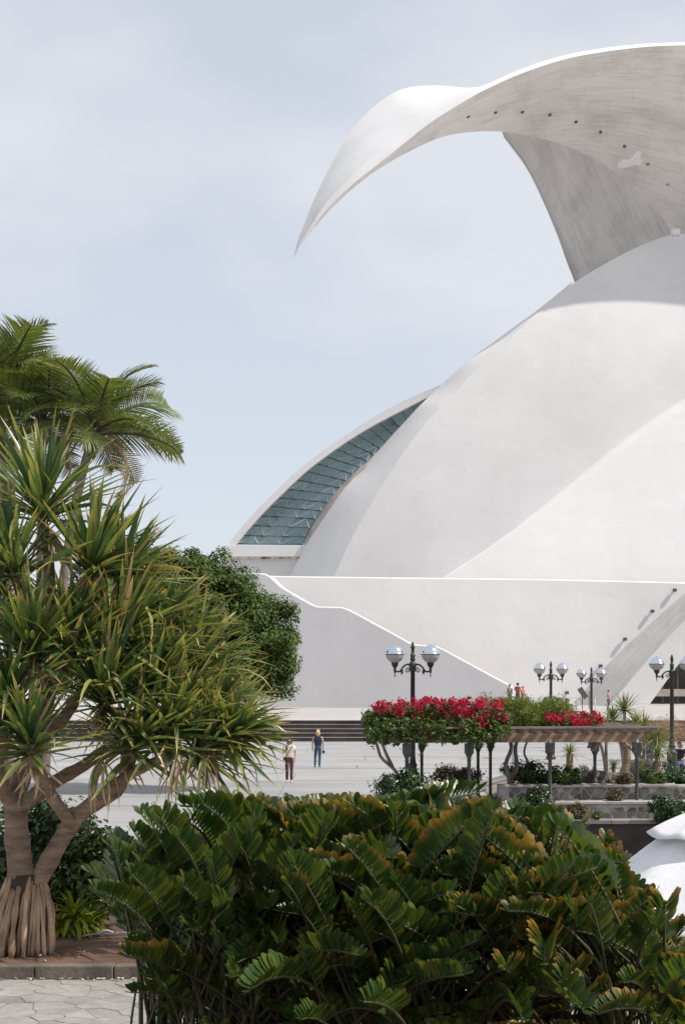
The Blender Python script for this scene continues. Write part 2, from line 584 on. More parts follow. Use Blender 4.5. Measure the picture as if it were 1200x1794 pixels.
# podium wall, right end slanting down
top = [(392, 1006), (470, 1011), (700, 1014), (950, 1017), (1216, 1023)]
L1 = [(1216, 1023), (1200, 1039), (1120, 1110), (1062, 1167), (1005, 1232), (1000, 1246)]
def wall_sheet(top_pts, foot, dfun, thick, n=160):
    """a wall of even thickness below a polyline, as upright strips"""
    w = MB()
    x0, x1 = top_pts[0][0], top_pts[-1][0]
    xs = sorted(set([float(p[0]) for p in top_pts] + [x0 + (x1 - x0) * i / n for i in range(n + 1)]))
    a = [P(x, lerp_x(top_pts, x), dfun(x)) for x in xs]
    b_ = [P(x, lerp_x(foot, x), dfun(x)) for x in xs]
    w.grid([b_, a, [v + thick for v in a], [v + thick for v in b_]], True if False else False)
    w.grid([[a[0], a[0] + thick], [b_[0], b_[0] + thick]])
    w.grid([[a[-1], a[-1] + thick], [b_[-1], b_[-1] + thick]])
    return w
w = wall_sheet(top, [(392, 1250), (995, 1246), (1010, 1226), (1062, 1167), (1120, 1110), (1200, 1039), (1216, 1023.5)], dW, Vector((0.3, 2.2, 0)))
podium = hpart(w, 'podium_wall', M['white'])
c = MB()
cp = interp([(x, y, dW(x)) for x, y in top], 30)
c.tube([P(x, y, d) + Vector((0, 0.15, 0.0)) for x, y, d in cp], 0.12, 10)
c.build('coping', M['coping'], podium, True)
for x, y in ((1182, 1034), (1143, 1071), (1095, 1120), (1052, 1167), (993, 1214), (993, 1227)):
    c = MB()
    q = P(x, y, dW(x) - 0.35)
    c.box(q, (0.30, 0.30, 0.28), 0.1)
    c.box(q + Vector((0, 0.32, -0.05)), (0.12, 0.5, 0.12))
    c.box(q + Vector((0.04, -0.18, 0)), (0.24, 0.03, 0.2), 0.1)
    c.build('wall_spotlight', M['fixture'], podium)

# stair parapet in front, stepping down with two landings
sp = [(392, 1006), (463, 1007), (472, 1012), (490, 1029), (520, 1047), (545, 1061), (556, 1065), (598, 1066), (612, 1071), (680, 1108), (716, 1128), (730, 1132), (765, 1135), (778, 1141), (840, 1175), (893, 1203)]
w = wall_sheet(sp, [(392, 1252), (893, 1247)], dS, Vector((0.4, 1.1, 0)))
stair = hpart(w, 'stair_parapet', M['white'])
c = MB()
c.tube([P(x, y, dS(x)) + Vector((0.05, 0.15, 0.0)) for x, y in sp], 0.12, 10)
c.build('coping', M['coping'], stair, True)

# slanting leg at the entrance
L1b = [(1290, 955), (1200, 1039), (1120, 1110), (1062, 1167), (1000, 1240)]
L2 = [(1330, 960), (1200, 1087), (1145, 1145), (1102, 1195), (1062, 1243)]
L3 = [(1400, 900), (1200, 1150), (1182, 1175), (1165, 1197), (1132, 1243)]
n_ = 24
a1 = [P(x, y, dW(x) + 0.02) for x, y in interp(L1b, n_)]
a2 = [P(x, y, 129.0) for x, y in interp(L2, n_)]
a3 = [P(x, y, 129.6) for x, y in interp(L3, n_)]
a4 = [v + Vector((0.8, 7, 0)) for v in a3]
lr = [a1, [(p + q) / 2 + Vector((0.12, 0.12, 0)) for p, q in zip(a1, a2)], a2]
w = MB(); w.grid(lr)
set_uvw(hpart(w, 'leg_side', M['leg_shaded'], True), lr)
w = MB(); w.grid([a2, a3, a4])
hpart(w, 'entrance_leg', M['white_smooth'], False)
# entrance void: back wall, posts, doors
w = MB()
q0, q1 = P(1120, 1245, 139), P(1500, 1245, 139)
zt = P(1120, 1110, 139).z
w.poly([q0, q1, Vector((q1.x, q1.y, zt)), Vector((q0.x, q0.y, zt))], Vector((0, 1, 0)))
ent = hpart(w, 'entrance_wall', plain('foyer_shade', (0.028, 0.024, 0.022), 0.5))  # near-black colour stands in for the shade inside the entrance
for x in range(1135, 1480, 26):
    c = MB()
    v = P(x, 1243, 137.6)
    c.box((v.x, v.y, v.z + 2.2), (0.14, 0.16, 4.6))
    c.build('door_frame', M['fixture'], ent)
c = MB()
v0, v1 = P(1120, 1214, 137.4), P(1500, 1214, 137.4)
c.box(((v0.x + v1.x) / 2, v0.y, v0.z), (v1.x - v0.x, 0.2, 0.7))
c.build('entrance_rail', M['reveal'], ent)

# main shell: big leaning sail (A) with a thick left edge
def arch(px):
    return 512 + (max(0.0, 1150 - px) / 217) ** 2 * 40
def dA(px, py):
    q = py - arch(px)
    return 148 - 5 * (1 - math.exp(-q / 200)) if q > 0 else 148 - q * 0.045
K = [(562, 1050), (585, 1010), (608, 960), (640, 900), (700, 802), (760, 724), (800, 686), (833, 648), (900, 587), (940, 549), (1007, 494), (1100, 440), (1167, 413), (1195, 409), (1280, 404), (1420, 405), (1620, 430)]
Gd = [(735, 1045), (780, 1010), (850, 963), (920, 911), (1000, 846), (1077, 782), (1133, 741), (1200, 697), (1300, 632), (1400, 580), (1520, 520), (1640, 470)]
KI = interp(K, 90)
HI = interp([(x + 60, y + 42) for x, y in Gd], 90)
rows = []
for i in range(25):
    t = i / 24
    rows.append([P(a[0] + (b[0] - a[0]) * t, a[1] + (b[1] - a[1]) * t, dA(a[0] + (b[0] - a[0]) * t, a[1] + (b[1] - a[1]) * t)) for a, b in zip(KI, HI)])
w = MB(); w.grid(rows)
shell = hpart(w, 'main_shell', M['white'], True)
O = [(490, 1050), (508, 1009), (526, 975), (545, 941), (572, 901), (602, 858), (634, 822), (683, 767), (730, 716), (752, 694), (776, 671), (820, 631), (862, 601), (905, 569), (940, 544), (1005, 491)]
KO = [p for p in KI if p[0] <= 1010]
OI = interp(O, len(KO))
def rowpt(a, b, t, bulge):
    d0 = dA(a[0], a[1])
    wdt = 4.4 * min(1, math.hypot(a[0] - b[0], a[1] - b[1]) / 80) + 0.3
    s = math.sin(math.pi * t)
    return P(a[0] + (b[0] - a[0]) * t, a[1] + (b[1] - a[1]) * t, d0 + wdt * t - s * bulge * wdt)
w = MB(); w.grid([[rowpt(a, b, t, 0.10) for a, b in zip(KO, OI)] for t in (0, 0.2, 0.4, 0.6, 0.8, 1.0)])
w.build('shell_edge', M['white'], shell, True)
# front sail (B)
cols = np.linspace(738, 1620, 60)
GI = interp(Gd, 200)
rows = []
def dB(px, py):
    d = 139 + (1010 - py) * 0.0148 + (px - 780) * 0.0028
    return d + max(0, px - 1180) ** 2 * 0.00004
for t in np.linspace(0, 1, 16):
    r = []
    for x in cols:
        y0 = lerp_x([(p[0], p[1]) for p in GI], x)
        y = y0 + (1055 - y0) * t
        r.append(P(x, y, dB(x, y)))
    rows.append(r)
back = [v + Vector((v.x, v.y, v.z - CZ)).normalized() * 6 for v in rows[0]]
w = MB(); w.grid([back] + rows)
hpart(w, 'front_sail', M['white_smooth'], True)

# the wing
ST = [  # F, F2, B, U, depth of F, extra depth of B, extra depth of U
    ((514, 453), (514, 453), (514, 453), (514, 453), 140.0, 0.0, 0.0),
    ((528, 423), (530, 425), (529, 427), (521, 423), 140.2, 0.3, 0.8),
    ((545, 395), (548, 398), (549, 401), (534, 389), 140.4, 0.6, 2.0),
    ((571, 355), (576, 362), (577, 369), (551, 347), 140.8, 1.2, 4.0),
    ((613, 310), (618, 322), (621, 327), (580, 288), 141.2, 2.2, 6.5),
    ((659, 270), (662, 287), (667, 293), (612, 233), 141.7, 3.4, 9.0),
    ((710, 233), (712, 247), (720, 263), (655, 186), 142.2, 5.0, 11.0),
    ((755, 201), (757, 212), (775, 239), (705, 155), 142.7, 7.0, 12.0),
    ((812, 167), (814, 176), (830, 230), (770, 149), 143.2, 9.0, 12.5),
    ((860, 143), (861, 151), (880, 230), (838, 156), 143.7, 11.0, 13.0),
    ((920, 117), (921, 125), (940, 240), (912, 155), 144.2, 13.0, 15.0),
    ((1000, 93), (1001, 100), (1005, 260), (995, 140), 144.6, 15.0, 15.0),
    ((1100, 78), (1101, 84), (1080, 303), (1098, 125), 144.9, 17.0, 16.0),
    ((1200, 73), (1201, 78), (1150, 370), (1200, 118), 145.1, 18.5, 16.0),
    ((1305, 76), (1305, 81), (1205, 440), (1300, 122), 145.2, 19.0, 16.0),
    ((1415, 92), (1414, 97), (1270, 530), (1400, 140), 145.2, 19.0, 16.0),
    ((1540, 130), (1538, 136), (1350, 650), (1520, 180), 145.2, 18.0, 16.0),
]
NS = 161
cur = {k: interp([s[i] for s in ST], NS) for i, k in enumerate('F F2 B U'.split())}
dep = interp([(s[4] - 1.2, s[5], s[6]) for s in ST], NS)
def wing_rows(a, b, da, db, m, bulge=0.0):
    rows = []
    for t in np.linspace(0, 1, m):
        r = []
        for i in range(NS):
            pa, pb = cur[a][i], cur[b][i]
            d = dep[i][0] + (da(dep[i]) * (1 - t) + db(dep[i]) * t) + bulge * math.sin(math.pi * t) * min(1, dep[i][1] / 8)
            r.append(P(pa[0] + (pb[0] - pa[0]) * t, pa[1] + (pb[1] - pa[1]) * t, d))
        rows.append(r)
    return rows
zero = lambda e: 0.0
edge = lambda e: -min(0.8, e[1] * 0.2)
ur = wing_rows('F2', 'B', edge, lambda e: e[1], 14, 1.6)
w = MB(); w.grid(ur)
under = hpart(w, 'wing_underside', M['concrete'], True)
set_uvw(under, ur)
w = MB(); w.grid(wing_rows('F', 'F2', zero, edge, 3))
hpart(w, 'wing_rim', M['white_smooth'], True)
w = MB(); w.grid(wing_rows('U', 'F', lambda e: e[2], zero, 9, -0.5)); 
hpart(w, 'wing_top', M['white_smooth'], True)
w = MB(); w.grid(wing_rows('B', 'U', lambda e: e[1], lambda e: e[2], 4))
hpart(w, 'wing_back', M['white'], True)
# lights let into the underside
def under_pt(px, py):
    best = None
    for i in range(NS):
        a, b = cur['F2'][i], cur['B'][i]
        L = (b[0] - a[0]) ** 2 + (b[1] - a[1]) ** 2
        if L < 1:
            continue
        t = max(0, min(1, ((px - a[0]) * (b[0] - a[0]) + (py - a[1]) * (b[1] - a[1])) / L))
        e = math.hypot(a[0] + (b[0] - a[0]) * t - px, a[1] + (b[1] - a[1]) * t - py)
        if best is None or e < best[0]:
            dd = dep[i][0] + edge(dep[i]) * (1 - t) + dep[i][1] * t + 1.6 * math.sin(math.pi * t) * min(1, dep[i][1] / 8)
            best = (e, dd)
    return P(px, py, best[1])
for x, y in ((820, 203), (868, 196), (915, 195), (963, 200), (1009, 212), (1052, 230), (1094, 255), (1135, 286), (1170, 321)):
    v = under_pt(x, y)
    nrm = (under_pt(x + 6, y) - v).cross(under_pt(x, y + 6) - v).normalized()
    if nrm.y > 0:
        nrm = -nrm
    c = MB()
    q = nrm.to_track_quat('Z', 'Y').to_matrix()
    prof = [(0.0, 0.05), (0.11, 0.05), (0.13, 0.10), (0.19, 0.10), (0.21, -0.1)]
    vs = [[v + q @ Vector((r * math.cos(a), r * math.sin(a), z)) for a in (2 * math.pi * k / 14 for k in range(14))] for r, z in prof]
    c.grid(vs, True)
    c.build('recessed_light', M['dark_hole'], under)
pp = [(1082, 285), (1092, 278), (1102, 279), (1110, 271), (1115, 264), (1121, 262), (1124, 268), (1121, 276), (1126, 281), (1122, 290), (1112, 288), (1103, 291), (1094, 294), (1086, 295), (1081, 291)]
c = MB()
cc = under_pt(1104, 282)
c.add([cc + Vector((0, -0.06, 0))] + [under_pt(x, y) + Vector((0, -0.06, 0)) for x, y in pp], [(0, i + 1, (i + 1) % len(pp) + 1) for i in range(len(pp))])
c.build('mortar_patch', M['patch'], under)

# inner support wall that carries the wing
S_ = [(880, 230), (920, 285), (950, 345), (975, 405), (991, 450), (1007, 493), (1036, 590), (1060, 700)]
SI = interp([(a[0], a[1], 153.5 + i * 0.9) for i, a in enumerate(S_)], 71)
CI = [(cur['B'][90 + i][0], cur['B'][90 + i][1], dep[90 + i][0] + dep[90 + i][1]) for i in range(71)]
rows = []
for t in np.linspace(0, 1, 9):
    rows.append([P(a[0] + (b[0] - a[0]) * t, a[1] + (b[1] - a[1]) * t, a[2] + (b[2] - a[2]) * t + 1.3 * math.sin(math.pi * t) * min(1, i / 25)) for i, (a, b) in enumerate(zip(SI, CI))])
thick = [v + Vector((0.35, 1.6, 0.0)) for v in rows[0]]
w = MB(); w.grid([thick] + rows)
set_uvw(hpart(w, 'wing_support', M['concrete_shaded'], True), [thick] + rows)
c = MB()
v = P(1183, 407, 149.5)
c.box(v, (0.85, 0.8, 0.6)); c.box(v + Vector((0, 0, -0.45)), (0.3, 0.3, 0.6))
hpart(c, 'roof_fixture', M['coping'])

# glazed side vault
rib_o = [(391, 976), (407, 944), (445, 899), (482, 861), (531, 816), (595, 769), (655, 730), (707, 702), (775, 673), (812, 660)]
rib_i = [(404, 976), (414, 953), (456, 904), (500, 860), (540, 823), (592, 784), (647, 749), (700, 721), (752, 695), (795, 680)]
ro, ri = interp(rib_o, 50), interp(rib_i, 50)
w = MB()
fo = [P(x, y, 149.6) for x, y in ro]
fi = [P(x, y, 149.6) for x, y in ri]
w.grid([[v + Vector((0, 5, 0)) for v in fo], fo, fi, [v + Vector((0, 1.4, 0)) for v in fi]])
vault = hpart(w, 'vault_rib', M['white_smooth'])
# right reveal beside the shell
gr = [(531, 954), (550, 917), (580, 872), (610, 839), (642, 809), (670, 782), (700, 749), (726, 719), (749, 696)]
gri = interp(gr, 30)
w = MB()
w.grid([[P(x, y, 150.3) for x, y in gri], [P(x + 7, y + 2, 149.2) for x, y in gri], [P(x + 14, y + 6, 149.2) for x, y in gri]])
hpart(w, 'glazing_reveal', M['reveal'])
w = MB()
w.poly([P(*p) for p in ((397, 955.5, 149.5), (537, 955.5, 149.5), (527, 975, 149.5), (388, 975, 149.5))][::-1], Vector((0, 3, 0)))
hpart(w, 'glazing_sill', M['white_smooth'])
w = MB()
w.poly([P(*p) for p in ((391, 975.3, 149.8), (528, 975.3, 149.8), (525, 979, 149.8), (391, 979, 149.8))][::-1], Vector((0, 2.5, 0)))
hpart(w, 'stained_ledge', M['rusty'])
w = MB()
w.poly([P(*p) for p in ((393, 979.2, 150.2), (540, 979.2, 150.2), (530, 1060, 150.2), (393, 1060, 150.2))][::-1], Vector((0, 2.5, 0)))
hpart(w, 'vault_wall', M['white_smooth'])
rowsL = [(414, 953), (426, 938), (441, 920.5), (456, 904), (471, 887), (488, 872), (505, 857), (522, 841), (537, 826), (554, 812), (572, 800), (589, 787), (608, 774), (627, 762), (646, 749), (664, 739), (683, 730), (704, 719), (722, 709), (742, 699)]
rowsR = [(531, 954), (535, 941), (542, 925), (552, 909), (563, 895), (574, 880), (586, 867), (597, 855), (606, 842), (617, 830), (631, 819), (643, 808), (655, 797), (666, 786), (676, 775), (688, 762), (700, 749), (711, 734), (726, 717), (750, 697)]
gm, n, l, b = nodes_of('teal_glass')
b.inputs['Base Color'].default_value = (0.30, 0.38, 0.40, 1)
b.inputs['Roughness'].default_value = 0.06
b.inputs['Specular IOR Level'].default_value = 0.8
tr = n.new('ShaderNodeBsdfTransparent'); tr.inputs['Color'].default_value = (0.80, 0.90, 0.92, 1)
mx = n.new('ShaderNodeMixShader'); mx.inputs['Fac'].default_value = 0.66
l.new(b.outputs['BSDF'], mx.inputs[1]); l.new(tr.outputs['BSDF'], mx.inputs[2])
l.new(mx.outputs['Shader'], n['Material Output'].inputs['Surface'])
M['glass'] = gm
glazing = hpart((lambda w: (w.grid([[P(x, y, 153.6) for x, y in rowsL], [P((a[0] + b_[0]) / 2, (a[1] + b_[1]) / 2, 154.6) for a, b_ in zip(rowsL, rowsR)], [P(x + 8, y, 153.6) for x, y in rowsR]]), w)[1])(MB()), 'glazing', M['inner'], True)
def gpt(i, t, off=0.0):
    a, b_ = rowsL[i], rowsR[i]
    return P(a[0] + (b_[0] - a[0]) * t, a[1] + (b_[1] - a[1]) * t, 150.4 + 0.7 * math.sin(math.pi * t) + off)
for i in range(len(rowsL) - 1):
    nc = 3 if i < 13 else 2 if i < 16 else 1
    for j in range(nc):
        t0, t1 = j / nc, (j + 1) / nc
        q = [gpt(i, t0), gpt(i, t1), gpt(i + 1, t1), gpt(i + 1, t0)]
        cc = sum(q, Vector()) / 4
        q = [cc + (v - cc) * 0.975 for v in q]
        nn = (q[1] - q[0]).cross(q[3] - q[0]).normalized() * 0.04
        tilt = random.uniform(-0.05, 0.05)
        q[2] = q[2] + Vector((0, tilt, 0)); q[3] = q[3] + Vector((0, tilt, 0))
        c = MB(); c.poly(q, nn)
        c.build('pane', M['glass'], glazing)
        # white truss behind the panes
        c = MB()
        tm = (t0 + t1) / 2
        c.tube([gpt(i, t0, -0.01), gpt(i + 1, tm, -0.01)], 0.05, 6)
        c.tube([gpt(i + 1, tm, -0.01), gpt(i, t1, -0.01)], 0.05, 6)
        c.build('truss_strut', M['strut'], glazing)
    c = MB()
    c.tube([gpt(i, t, -0.03) for t in np.linspace(0, 1, 6)], 0.06, 6)
    c.build('glazing_bar', M['mullion'], glazing)
# two stay wires
for dy in (0, 5):
    c = MB()
    c.tube([P(370, 970 + dy, 150), P(383, 963 + dy, 150), P(400, 956 + dy * .3, 150)], 0.035, 5)
    hpart(c, 'stay_wire', M['mullion'])

# ------------------------------------------------------------------ planted terrace with stone walls (right)
SOIL = 0.36
wall = thing('planter_wall', 'low two-tier rubble stone wall with pale mortar joints and a middle ledge', 'stone wall', (10, 42.2, -1.56))
def wallpart(mb, name, mat, smooth=False, parent=None):
    o = mb.build(name, mat, parent or wall, smooth)
    o.matrix_parent_inverse = Matrix.Translation(-wall.location)
    return o
XA, XB = 4.62, 19.0
b = MB(); b.box(((XA + XB) / 2, 42.30, -0.50), (XB - XA, 0.5, 2.12)); upper_m = wallpart(b, 'mortar_core', M['mortar'])
b = MB(); b.box(((XA + XB) / 2, 41.62, -0.725), (XB - XA, 0.84, 1.67)); wallpart(b, 'lower_core', M['mortar'])
for z0, z1, yf, sx, sz in ((0.115, 0.52, 42.05, 0.36, 0.205), (-0.32, 0.02, 41.20, 0.36, 0.175)):
    for c, poly in voronoi_cells(XA + 0.3, 15.2, z0, z1, sx, sz):
        q = shrink(poly, 0.018)
        pr = random.uniform(0.015, 0.05)
        b = MB()
        cx = sum(p[0] for p in q) / len(q); cz = sum(p[1] for p in q) / len(q)
        front = [Vector((cx + (p[0] - cx) * 0.86, yf - pr, cz + (p[1] - cz) * 0.86)) for p in q]
        backp = [Vector((p[0], yf + 0.02, p[1])) for p in q]
        nn = len(q)
        b.add(front + backp, [tuple(range(nn))] + [(i, i + nn, (i + 1) % nn + nn, (i + 1) % nn) for i in range(nn)])
        wallpart(b, 'stone', M['wallstone'] if random.random() < 0.62 else M['wallstone_b'])
x = XA
while x < XB:                                            # cap and ledge stones
    L = random.uniform(0.7, 1.2)
    b = MB(); b.box((x + L / 2, 42.27 + random.uniform(-.03, .03), 0.575 + random.uniform(-.015, .015)), (L - 0.015, 0.66, 0.06), random.uniform(-.02, .02)); wallpart(b, 'cap_stone', M['mortar'])
    b = MB(); b.box((x + L / 2, 41.57 + random.uniform(-.03, .03), 0.135 + random.uniform(-.012, .012)), (L - 0.02, 0.88, 0.06), random.uniform(-.02, .02)); wallpart(b, 'ledge_stone', M['mortar'])
    b = MB(); b.box((x + L / 2, 41.0, -0.36), (L - 0.02, 0.9, 0.10)); wallpart(b, 'foot_slab', M['tread'])
    x += L
b = MB(); b.box(((XA + XB) / 2, 41.02, -1.0), (XB - XA, 0.8, 1.14)); wallpart(b, 'shaded_base_course', M['basalt'])  # dark stone colour here paints the shade on the wall's foot
g = MB()
rows = []
for i in range(24):
    r = []
    for j in range(40):
        x = XA + 0.1 + (XB - XA - 0.1) * j / 39
        y = 42.5 + 9.5 * i / 23
        e = min(1, i / 3, (23 - i) / 3, j / 3)
        r.append(Vector((x, y, 0.02 + (SOIL + 0.12 * noise.noise((x * 0.7, y * 0.7, 3))) * max(0, e) + (0.45 * (1 - i / 4) if i < 4 else 0))))
    rows.append(r)
g.grid(rows)
struct(g.build('planted_terrace', surf('gravelly_soil', (0.16, 0.13, 0.11), (0.34, 0.30, 0.27), 1.2, 0.95, bump_s=0.8, bump_d=0.05), None, True))

# ------------------------------------------------------------------ planting bed with kerb (left)
g = MB()
rows = []
for i in range(30):
    r = []
    for j in range(60):
        x = -11 + 11.0 * j / 59
        y = 17.4 + 8.0 * i / 29
        e = min(1, (29 - i) / 3, (59 - j) / 4)
        r.append(Vector((x, y, 0.02 + 0.115 * max(0, e) + 0.03 * noise.noise((x * 1.7, y * 1.7, 0)) * min(1, i / 3))))
    rows.append(r)
g.grid(rows)
struct(g.build('planting_bed', M['soil'], None, True))
kerb = thing('kerb', 'weathered brown stone kerb edging the soil bed under the screw pine', 'kerb', (-4, 17.3, 0))
x = -11.0
while x < 0.0:
    L = random.uniform(0.75, 1.05)
    b = MB(); b.box((x + L / 2, 17.31 + random.uniform(-.006, .006), 0.075 + random.uniform(-.004, .004)), (L - 0.012, 0.2, 0.17))
    me = b.build('kerbstone', M['kerb'], kerb)
    me.matrix_parent_inverse = Matrix.Translation(-kerb.location)
    bv = me.modifiers.new('bevel', 'BEVEL'); bv.width = 0.015; bv.segments = 2
    x += L
# fallen leaf chips along the kerb
b = MB()
for i in range(260):
    px = random.uniform(-6, -1.0); py = 17.19 - abs(random.gauss(0, 0.05)) if i < 170 else random.uniform(17.5, 19.5)
    z = 0.022 if i < 170 else 0.16
    a = random.random() * 6.28; s = random.uniform(0.012, 0.035)
    u = Vector((math.cos(a), math.sin(a), 0.2)) * s; v = Vector((-math.sin(a), math.cos(a), 0.35)) * s * 0.5
    q = Vector((px, py, z))
    b.add([q - u, q + v, q + u, q - v], [(0, 1, 2, 3)])
tag(stuff(b.build('leaf_litter', surf('dry_litter', (0.35, 0.28, 0.20), (0.6, 0.53, 0.44), 4, 0.9, bump_s=0), None, fix=False)), 'scattered pale dry leaf chips along the kerb foot', 'leaf litter')

# raised planter under the near cycad
g = MB()
g.poly([Vector(p) for p in ((-1.35, 1.0, 1.78), (3.6, 1.0, 1.78), (3.6, 7.15, 1.78), (-1.35, 7.15, 1.78))], Vector((0, 0, -3.3)))
struct(g.build('raised_planter', M['soil']))

# ------------------------------------------------------------------ street lamps
def make_lamp(H=4.85):
    root = thing('street_lamp', '', 'street lamp')
    p = MB()
    p.lathe([(0.0, 0), (0.24, 0), (0.24, 0.12), (0.19, 0.16), (0.19, 0.75), (0.215, 0.80), (0.15, 0.88), (0.12, 1.0), (0.15, 1.06), (0.105, 1.14), (0.085, 1.3), (0.068, H - 0.95), (0.085, H - 0.94), (0.085, H - 0.88), (0.10, H - 0.80), (0.13, H - 0.74), (0.10, H - 0.66), (0.05, H - 0.62)], sides=14)
    p.build('pole', M['iron'], root, True)
    p = MB()
    p.lathe([(0.05, H - 0.63), (0.085, H - 0.58), (0.065, H - 0.50), (0.095, H - 0.44), (0.05, H - 0.40), (0.055, H - 0.22), (0.085, H - 0.20), (0.04, H - 0.15), (0.05, H - 0.09), (0.015, H - 0.04), (0.0, H)], sides=12)
    p.build('finial', M['iron'], root, True)
    for s in (-1, 1):
        GX = 0.555
        a = MB()
        a.tube([Vector(q[:3]) for q in interp([(s * 0.05, 0, H - 0.74), (s * 0.18, 0, H - 0.72), (s * 0.30, 0, H - 0.80), (s * 0.40, 0, H - 0.93), (s * GX, 0, H - 0.93)], 18)], 0.028, 8)
        arm = a.build('arm', M['iron'], root, True)
        a = MB()
        sc = []
        for k in range(26):
            t = k / 25
            an = t * 4.2 * math.pi * 0.75 + math.pi / 2
            r = 0.085 * (1 - t * 0.8)
            sc.append(Vector((s * (0.17 + r * math.cos(an)), 0, H - 0.89 + r * math.sin(an))))
        a.tube(sc, 0.014, 6)
        a.build('scroll', M['iron'], arm, True)
        a = MB()
        base = Vector((s * 0.32, 0, H - 0.84))
        tipp = Vector((s * 0.345, 0, H - 1.06))
        mid = (base + tipp) / 2
        a.add([base, mid + Vector((0.045, 0, 0)), tipp, mid + Vector((-0.045, 0, 0)), mid + Vector((0, -0.02, 0)), mid + Vector((0, 0.02, 0))], [(0, 1, 4), (1, 2, 4), (2, 3, 4), (3, 0, 4), (0, 5, 1), (1, 5, 2), (2, 5, 3), (3, 5, 0)])
        a.build('leaf_ornament', M['iron'], arm)
        a = MB()
        z0 = H - 1.12
        a.lathe([(0.0, z0), (0.012, z0 + 0.02), (0.02, z0 + 0.09), (0.012, z0 + 0.13), (0.04, z0 + 0.16), (0.035, z0 + 0.20), (0.05, z0 + 0.24), (0.035, z0 + 0.29), (0.075, z0 + 0.33), (0.10, z0 + 0.38), (0.115, z0 + 0.44), (0.11, z0 + 0.46), (0, z0 + 0.46)], (s * GX, 0, 0), 14)
        a.build('lamp_cup', M['iron'], root, True)
        zc, rr = H - 0.41, 0.285
        a = MB()
        a.lathe([(rr * math.cos(t), zc + rr * 0.95 * math.sin(t)) for t in np.linspace(-1.19, -0.03, 10)], (s * GX, 0, 0), 20)
        a.build('globe_glass', M['globe'], root, True)
        a = MB()
        a.lathe([(rr + 0.005, zc - 0.012), (rr + 0.012, zc - 0.01), (rr + 0.012, zc + 0.012)] + [(rr * math.cos(t), zc + rr * 1.0 * math.sin(t)) for t in np.linspace(0.05, 1.52, 10)] + [(0.02, zc + rr), (0.02, zc + rr + 0.03), (0, zc + rr + 0.035)], (s * GX, 0, 0), 20)
        a.build('globe_cap', M['chrome'], root, True)
        a = MB()
        a.lathe([(rr + 0.014, zc - 0.015), (rr + 0.018, zc), (rr + 0.014, zc + 0.008)], (s * GX, 0, 0), 20)
        a.build('globe_band', M['iron'], root, True)
    return root
gm, n, l, b = nodes_of('frosted_globe')
b.inputs['Base Color'].default_value = (0.60, 0.57, 0.53, 1)
b.inputs['Roughness'].default_value = 0.25
b.inputs['Transmission Weight'].default_value = 0.35
M['globe'] = gm
M['zinc'] = plain('zinc_bracket', (0.35, 0.36, 0.37), 0.4, 0.6)
M['chrome'] = plain('polished_cap', (0.72, 0.76, 0.82), 0.16, 1.0)
lamp0 = make_lamp()
LAMPS = [(723, 44.0, 0.0, 4.93, 'twin-globe iron street lamp rising behind the red bougainvillea'),
         (1177, 53.0, 0.30, 4.72, 'twin-globe iron street lamp among the small palms in front of the entrance'),
         (965, 68.0, 0.0, 4.73, 'twin-globe iron street lamp behind the feathery green vine'),
         (1036, 80.0, 0.0, 4.60, 'smallest twin-globe iron street lamp beside the information stand')]
for i, (px, d, z, zt, lab) in enumerate(LAMPS):
    o = lamp0 if i == 0 else copy_tree(lamp0)
    o.location = atx(px, d, z)
    k = (zt - z) / 4.85
    o.scale = (1, 1, k)
    o.rotation_euler = (0, 0, R((4, -6, 5, -4)[i]))
    tag(o, lab, 'street lamp', 'twin-globe lamps on the plaza')

# ------------------------------------------------------------------ pergola
perg = thing('pergola', 'timber pergola on dark metal posts along the stone wall', 'pergola', (4.6, 42.2, 0))
def pgp(mb, name, mat, parent=None, smooth=False):
    o = mb.build(name, mat, parent or perg, smooth)
    o.matrix_parent_inverse = Matrix.Translation(-perg.location)
    return o
perg.rotation_euler = (0, 0, R(7))
D1, D2 = 41.3, 44.8
ZB = P(0, 1302, D1).z                       # underside of the front beam
def post(px, d, z0, zt, r=0.055):
    v = atx(px, d, z0)
    H = zt - z0
    b = MB()
    b.lathe([(0, 0), (r * 2.0, 0), (r * 2.0, 0.05), (r * 1.25, 0.10), (r, 0.2), (r, H - 0.52), (r * 1.25, H - 0.50), (r, H - 0.47), (r * 1.15, H - 0.42), (r * 1.9, H - 0.34), (r * 1.9, H - 0.30)], v, 12)
    pst = pgp(b, 'post', M['post'], None, True)
    b = MB()
    b.box(v + Vector((0, 0, H - 0.16)), (r * 4.2, r * 4.2, 0.30))
    b.build('capital', M['post'], pst)
    b = MB()
    b.box(v + Vector((0, -0.02, H + 0.03)), (0.10, 0.15, 0.12), 0, 0.6)
    b.build('bracket', M['zinc'], pst)
for px in (704, 814, 959):
    post(px, D1, 0.0 if px < 900 else 0.20, ZB)
post(1117, D1, -0.31, ZB)
for px in (755, 855, 877, 1048):
    post(px, D2 if px != 1048 else 42.3, 0.0 if px < 900 else 0.62, ZB if px != 1048 else ZB, 0.05)
xl, xr = atx(672, D1, 0).x, atx(1133, D1, 0).x
b = MB(); b.box(((xl + xr) / 2, D1, ZB + 0.145), (xr - xl, 0.10, 0.27)); pgp(b, 'front_beam', M['wood'])
b = MB(); b.box(((xl + xr) / 2, D2, ZB + 0.145), (xr - xl, 0.10, 0.27)); pgp(b, 'rear_beam', M['wood'])
x = xl + 0.1
while x < xr + 0.25:                      # cross slats that overhang the front beam
    b = MB(); b.box((x, (D1 + D2) / 2 - 0.05, ZB + 0.355), (0.15, D2 - D1 + 0.62, 0.13))
    pgp(b, 'slat', M['wood_grey'])
    x += 0.385
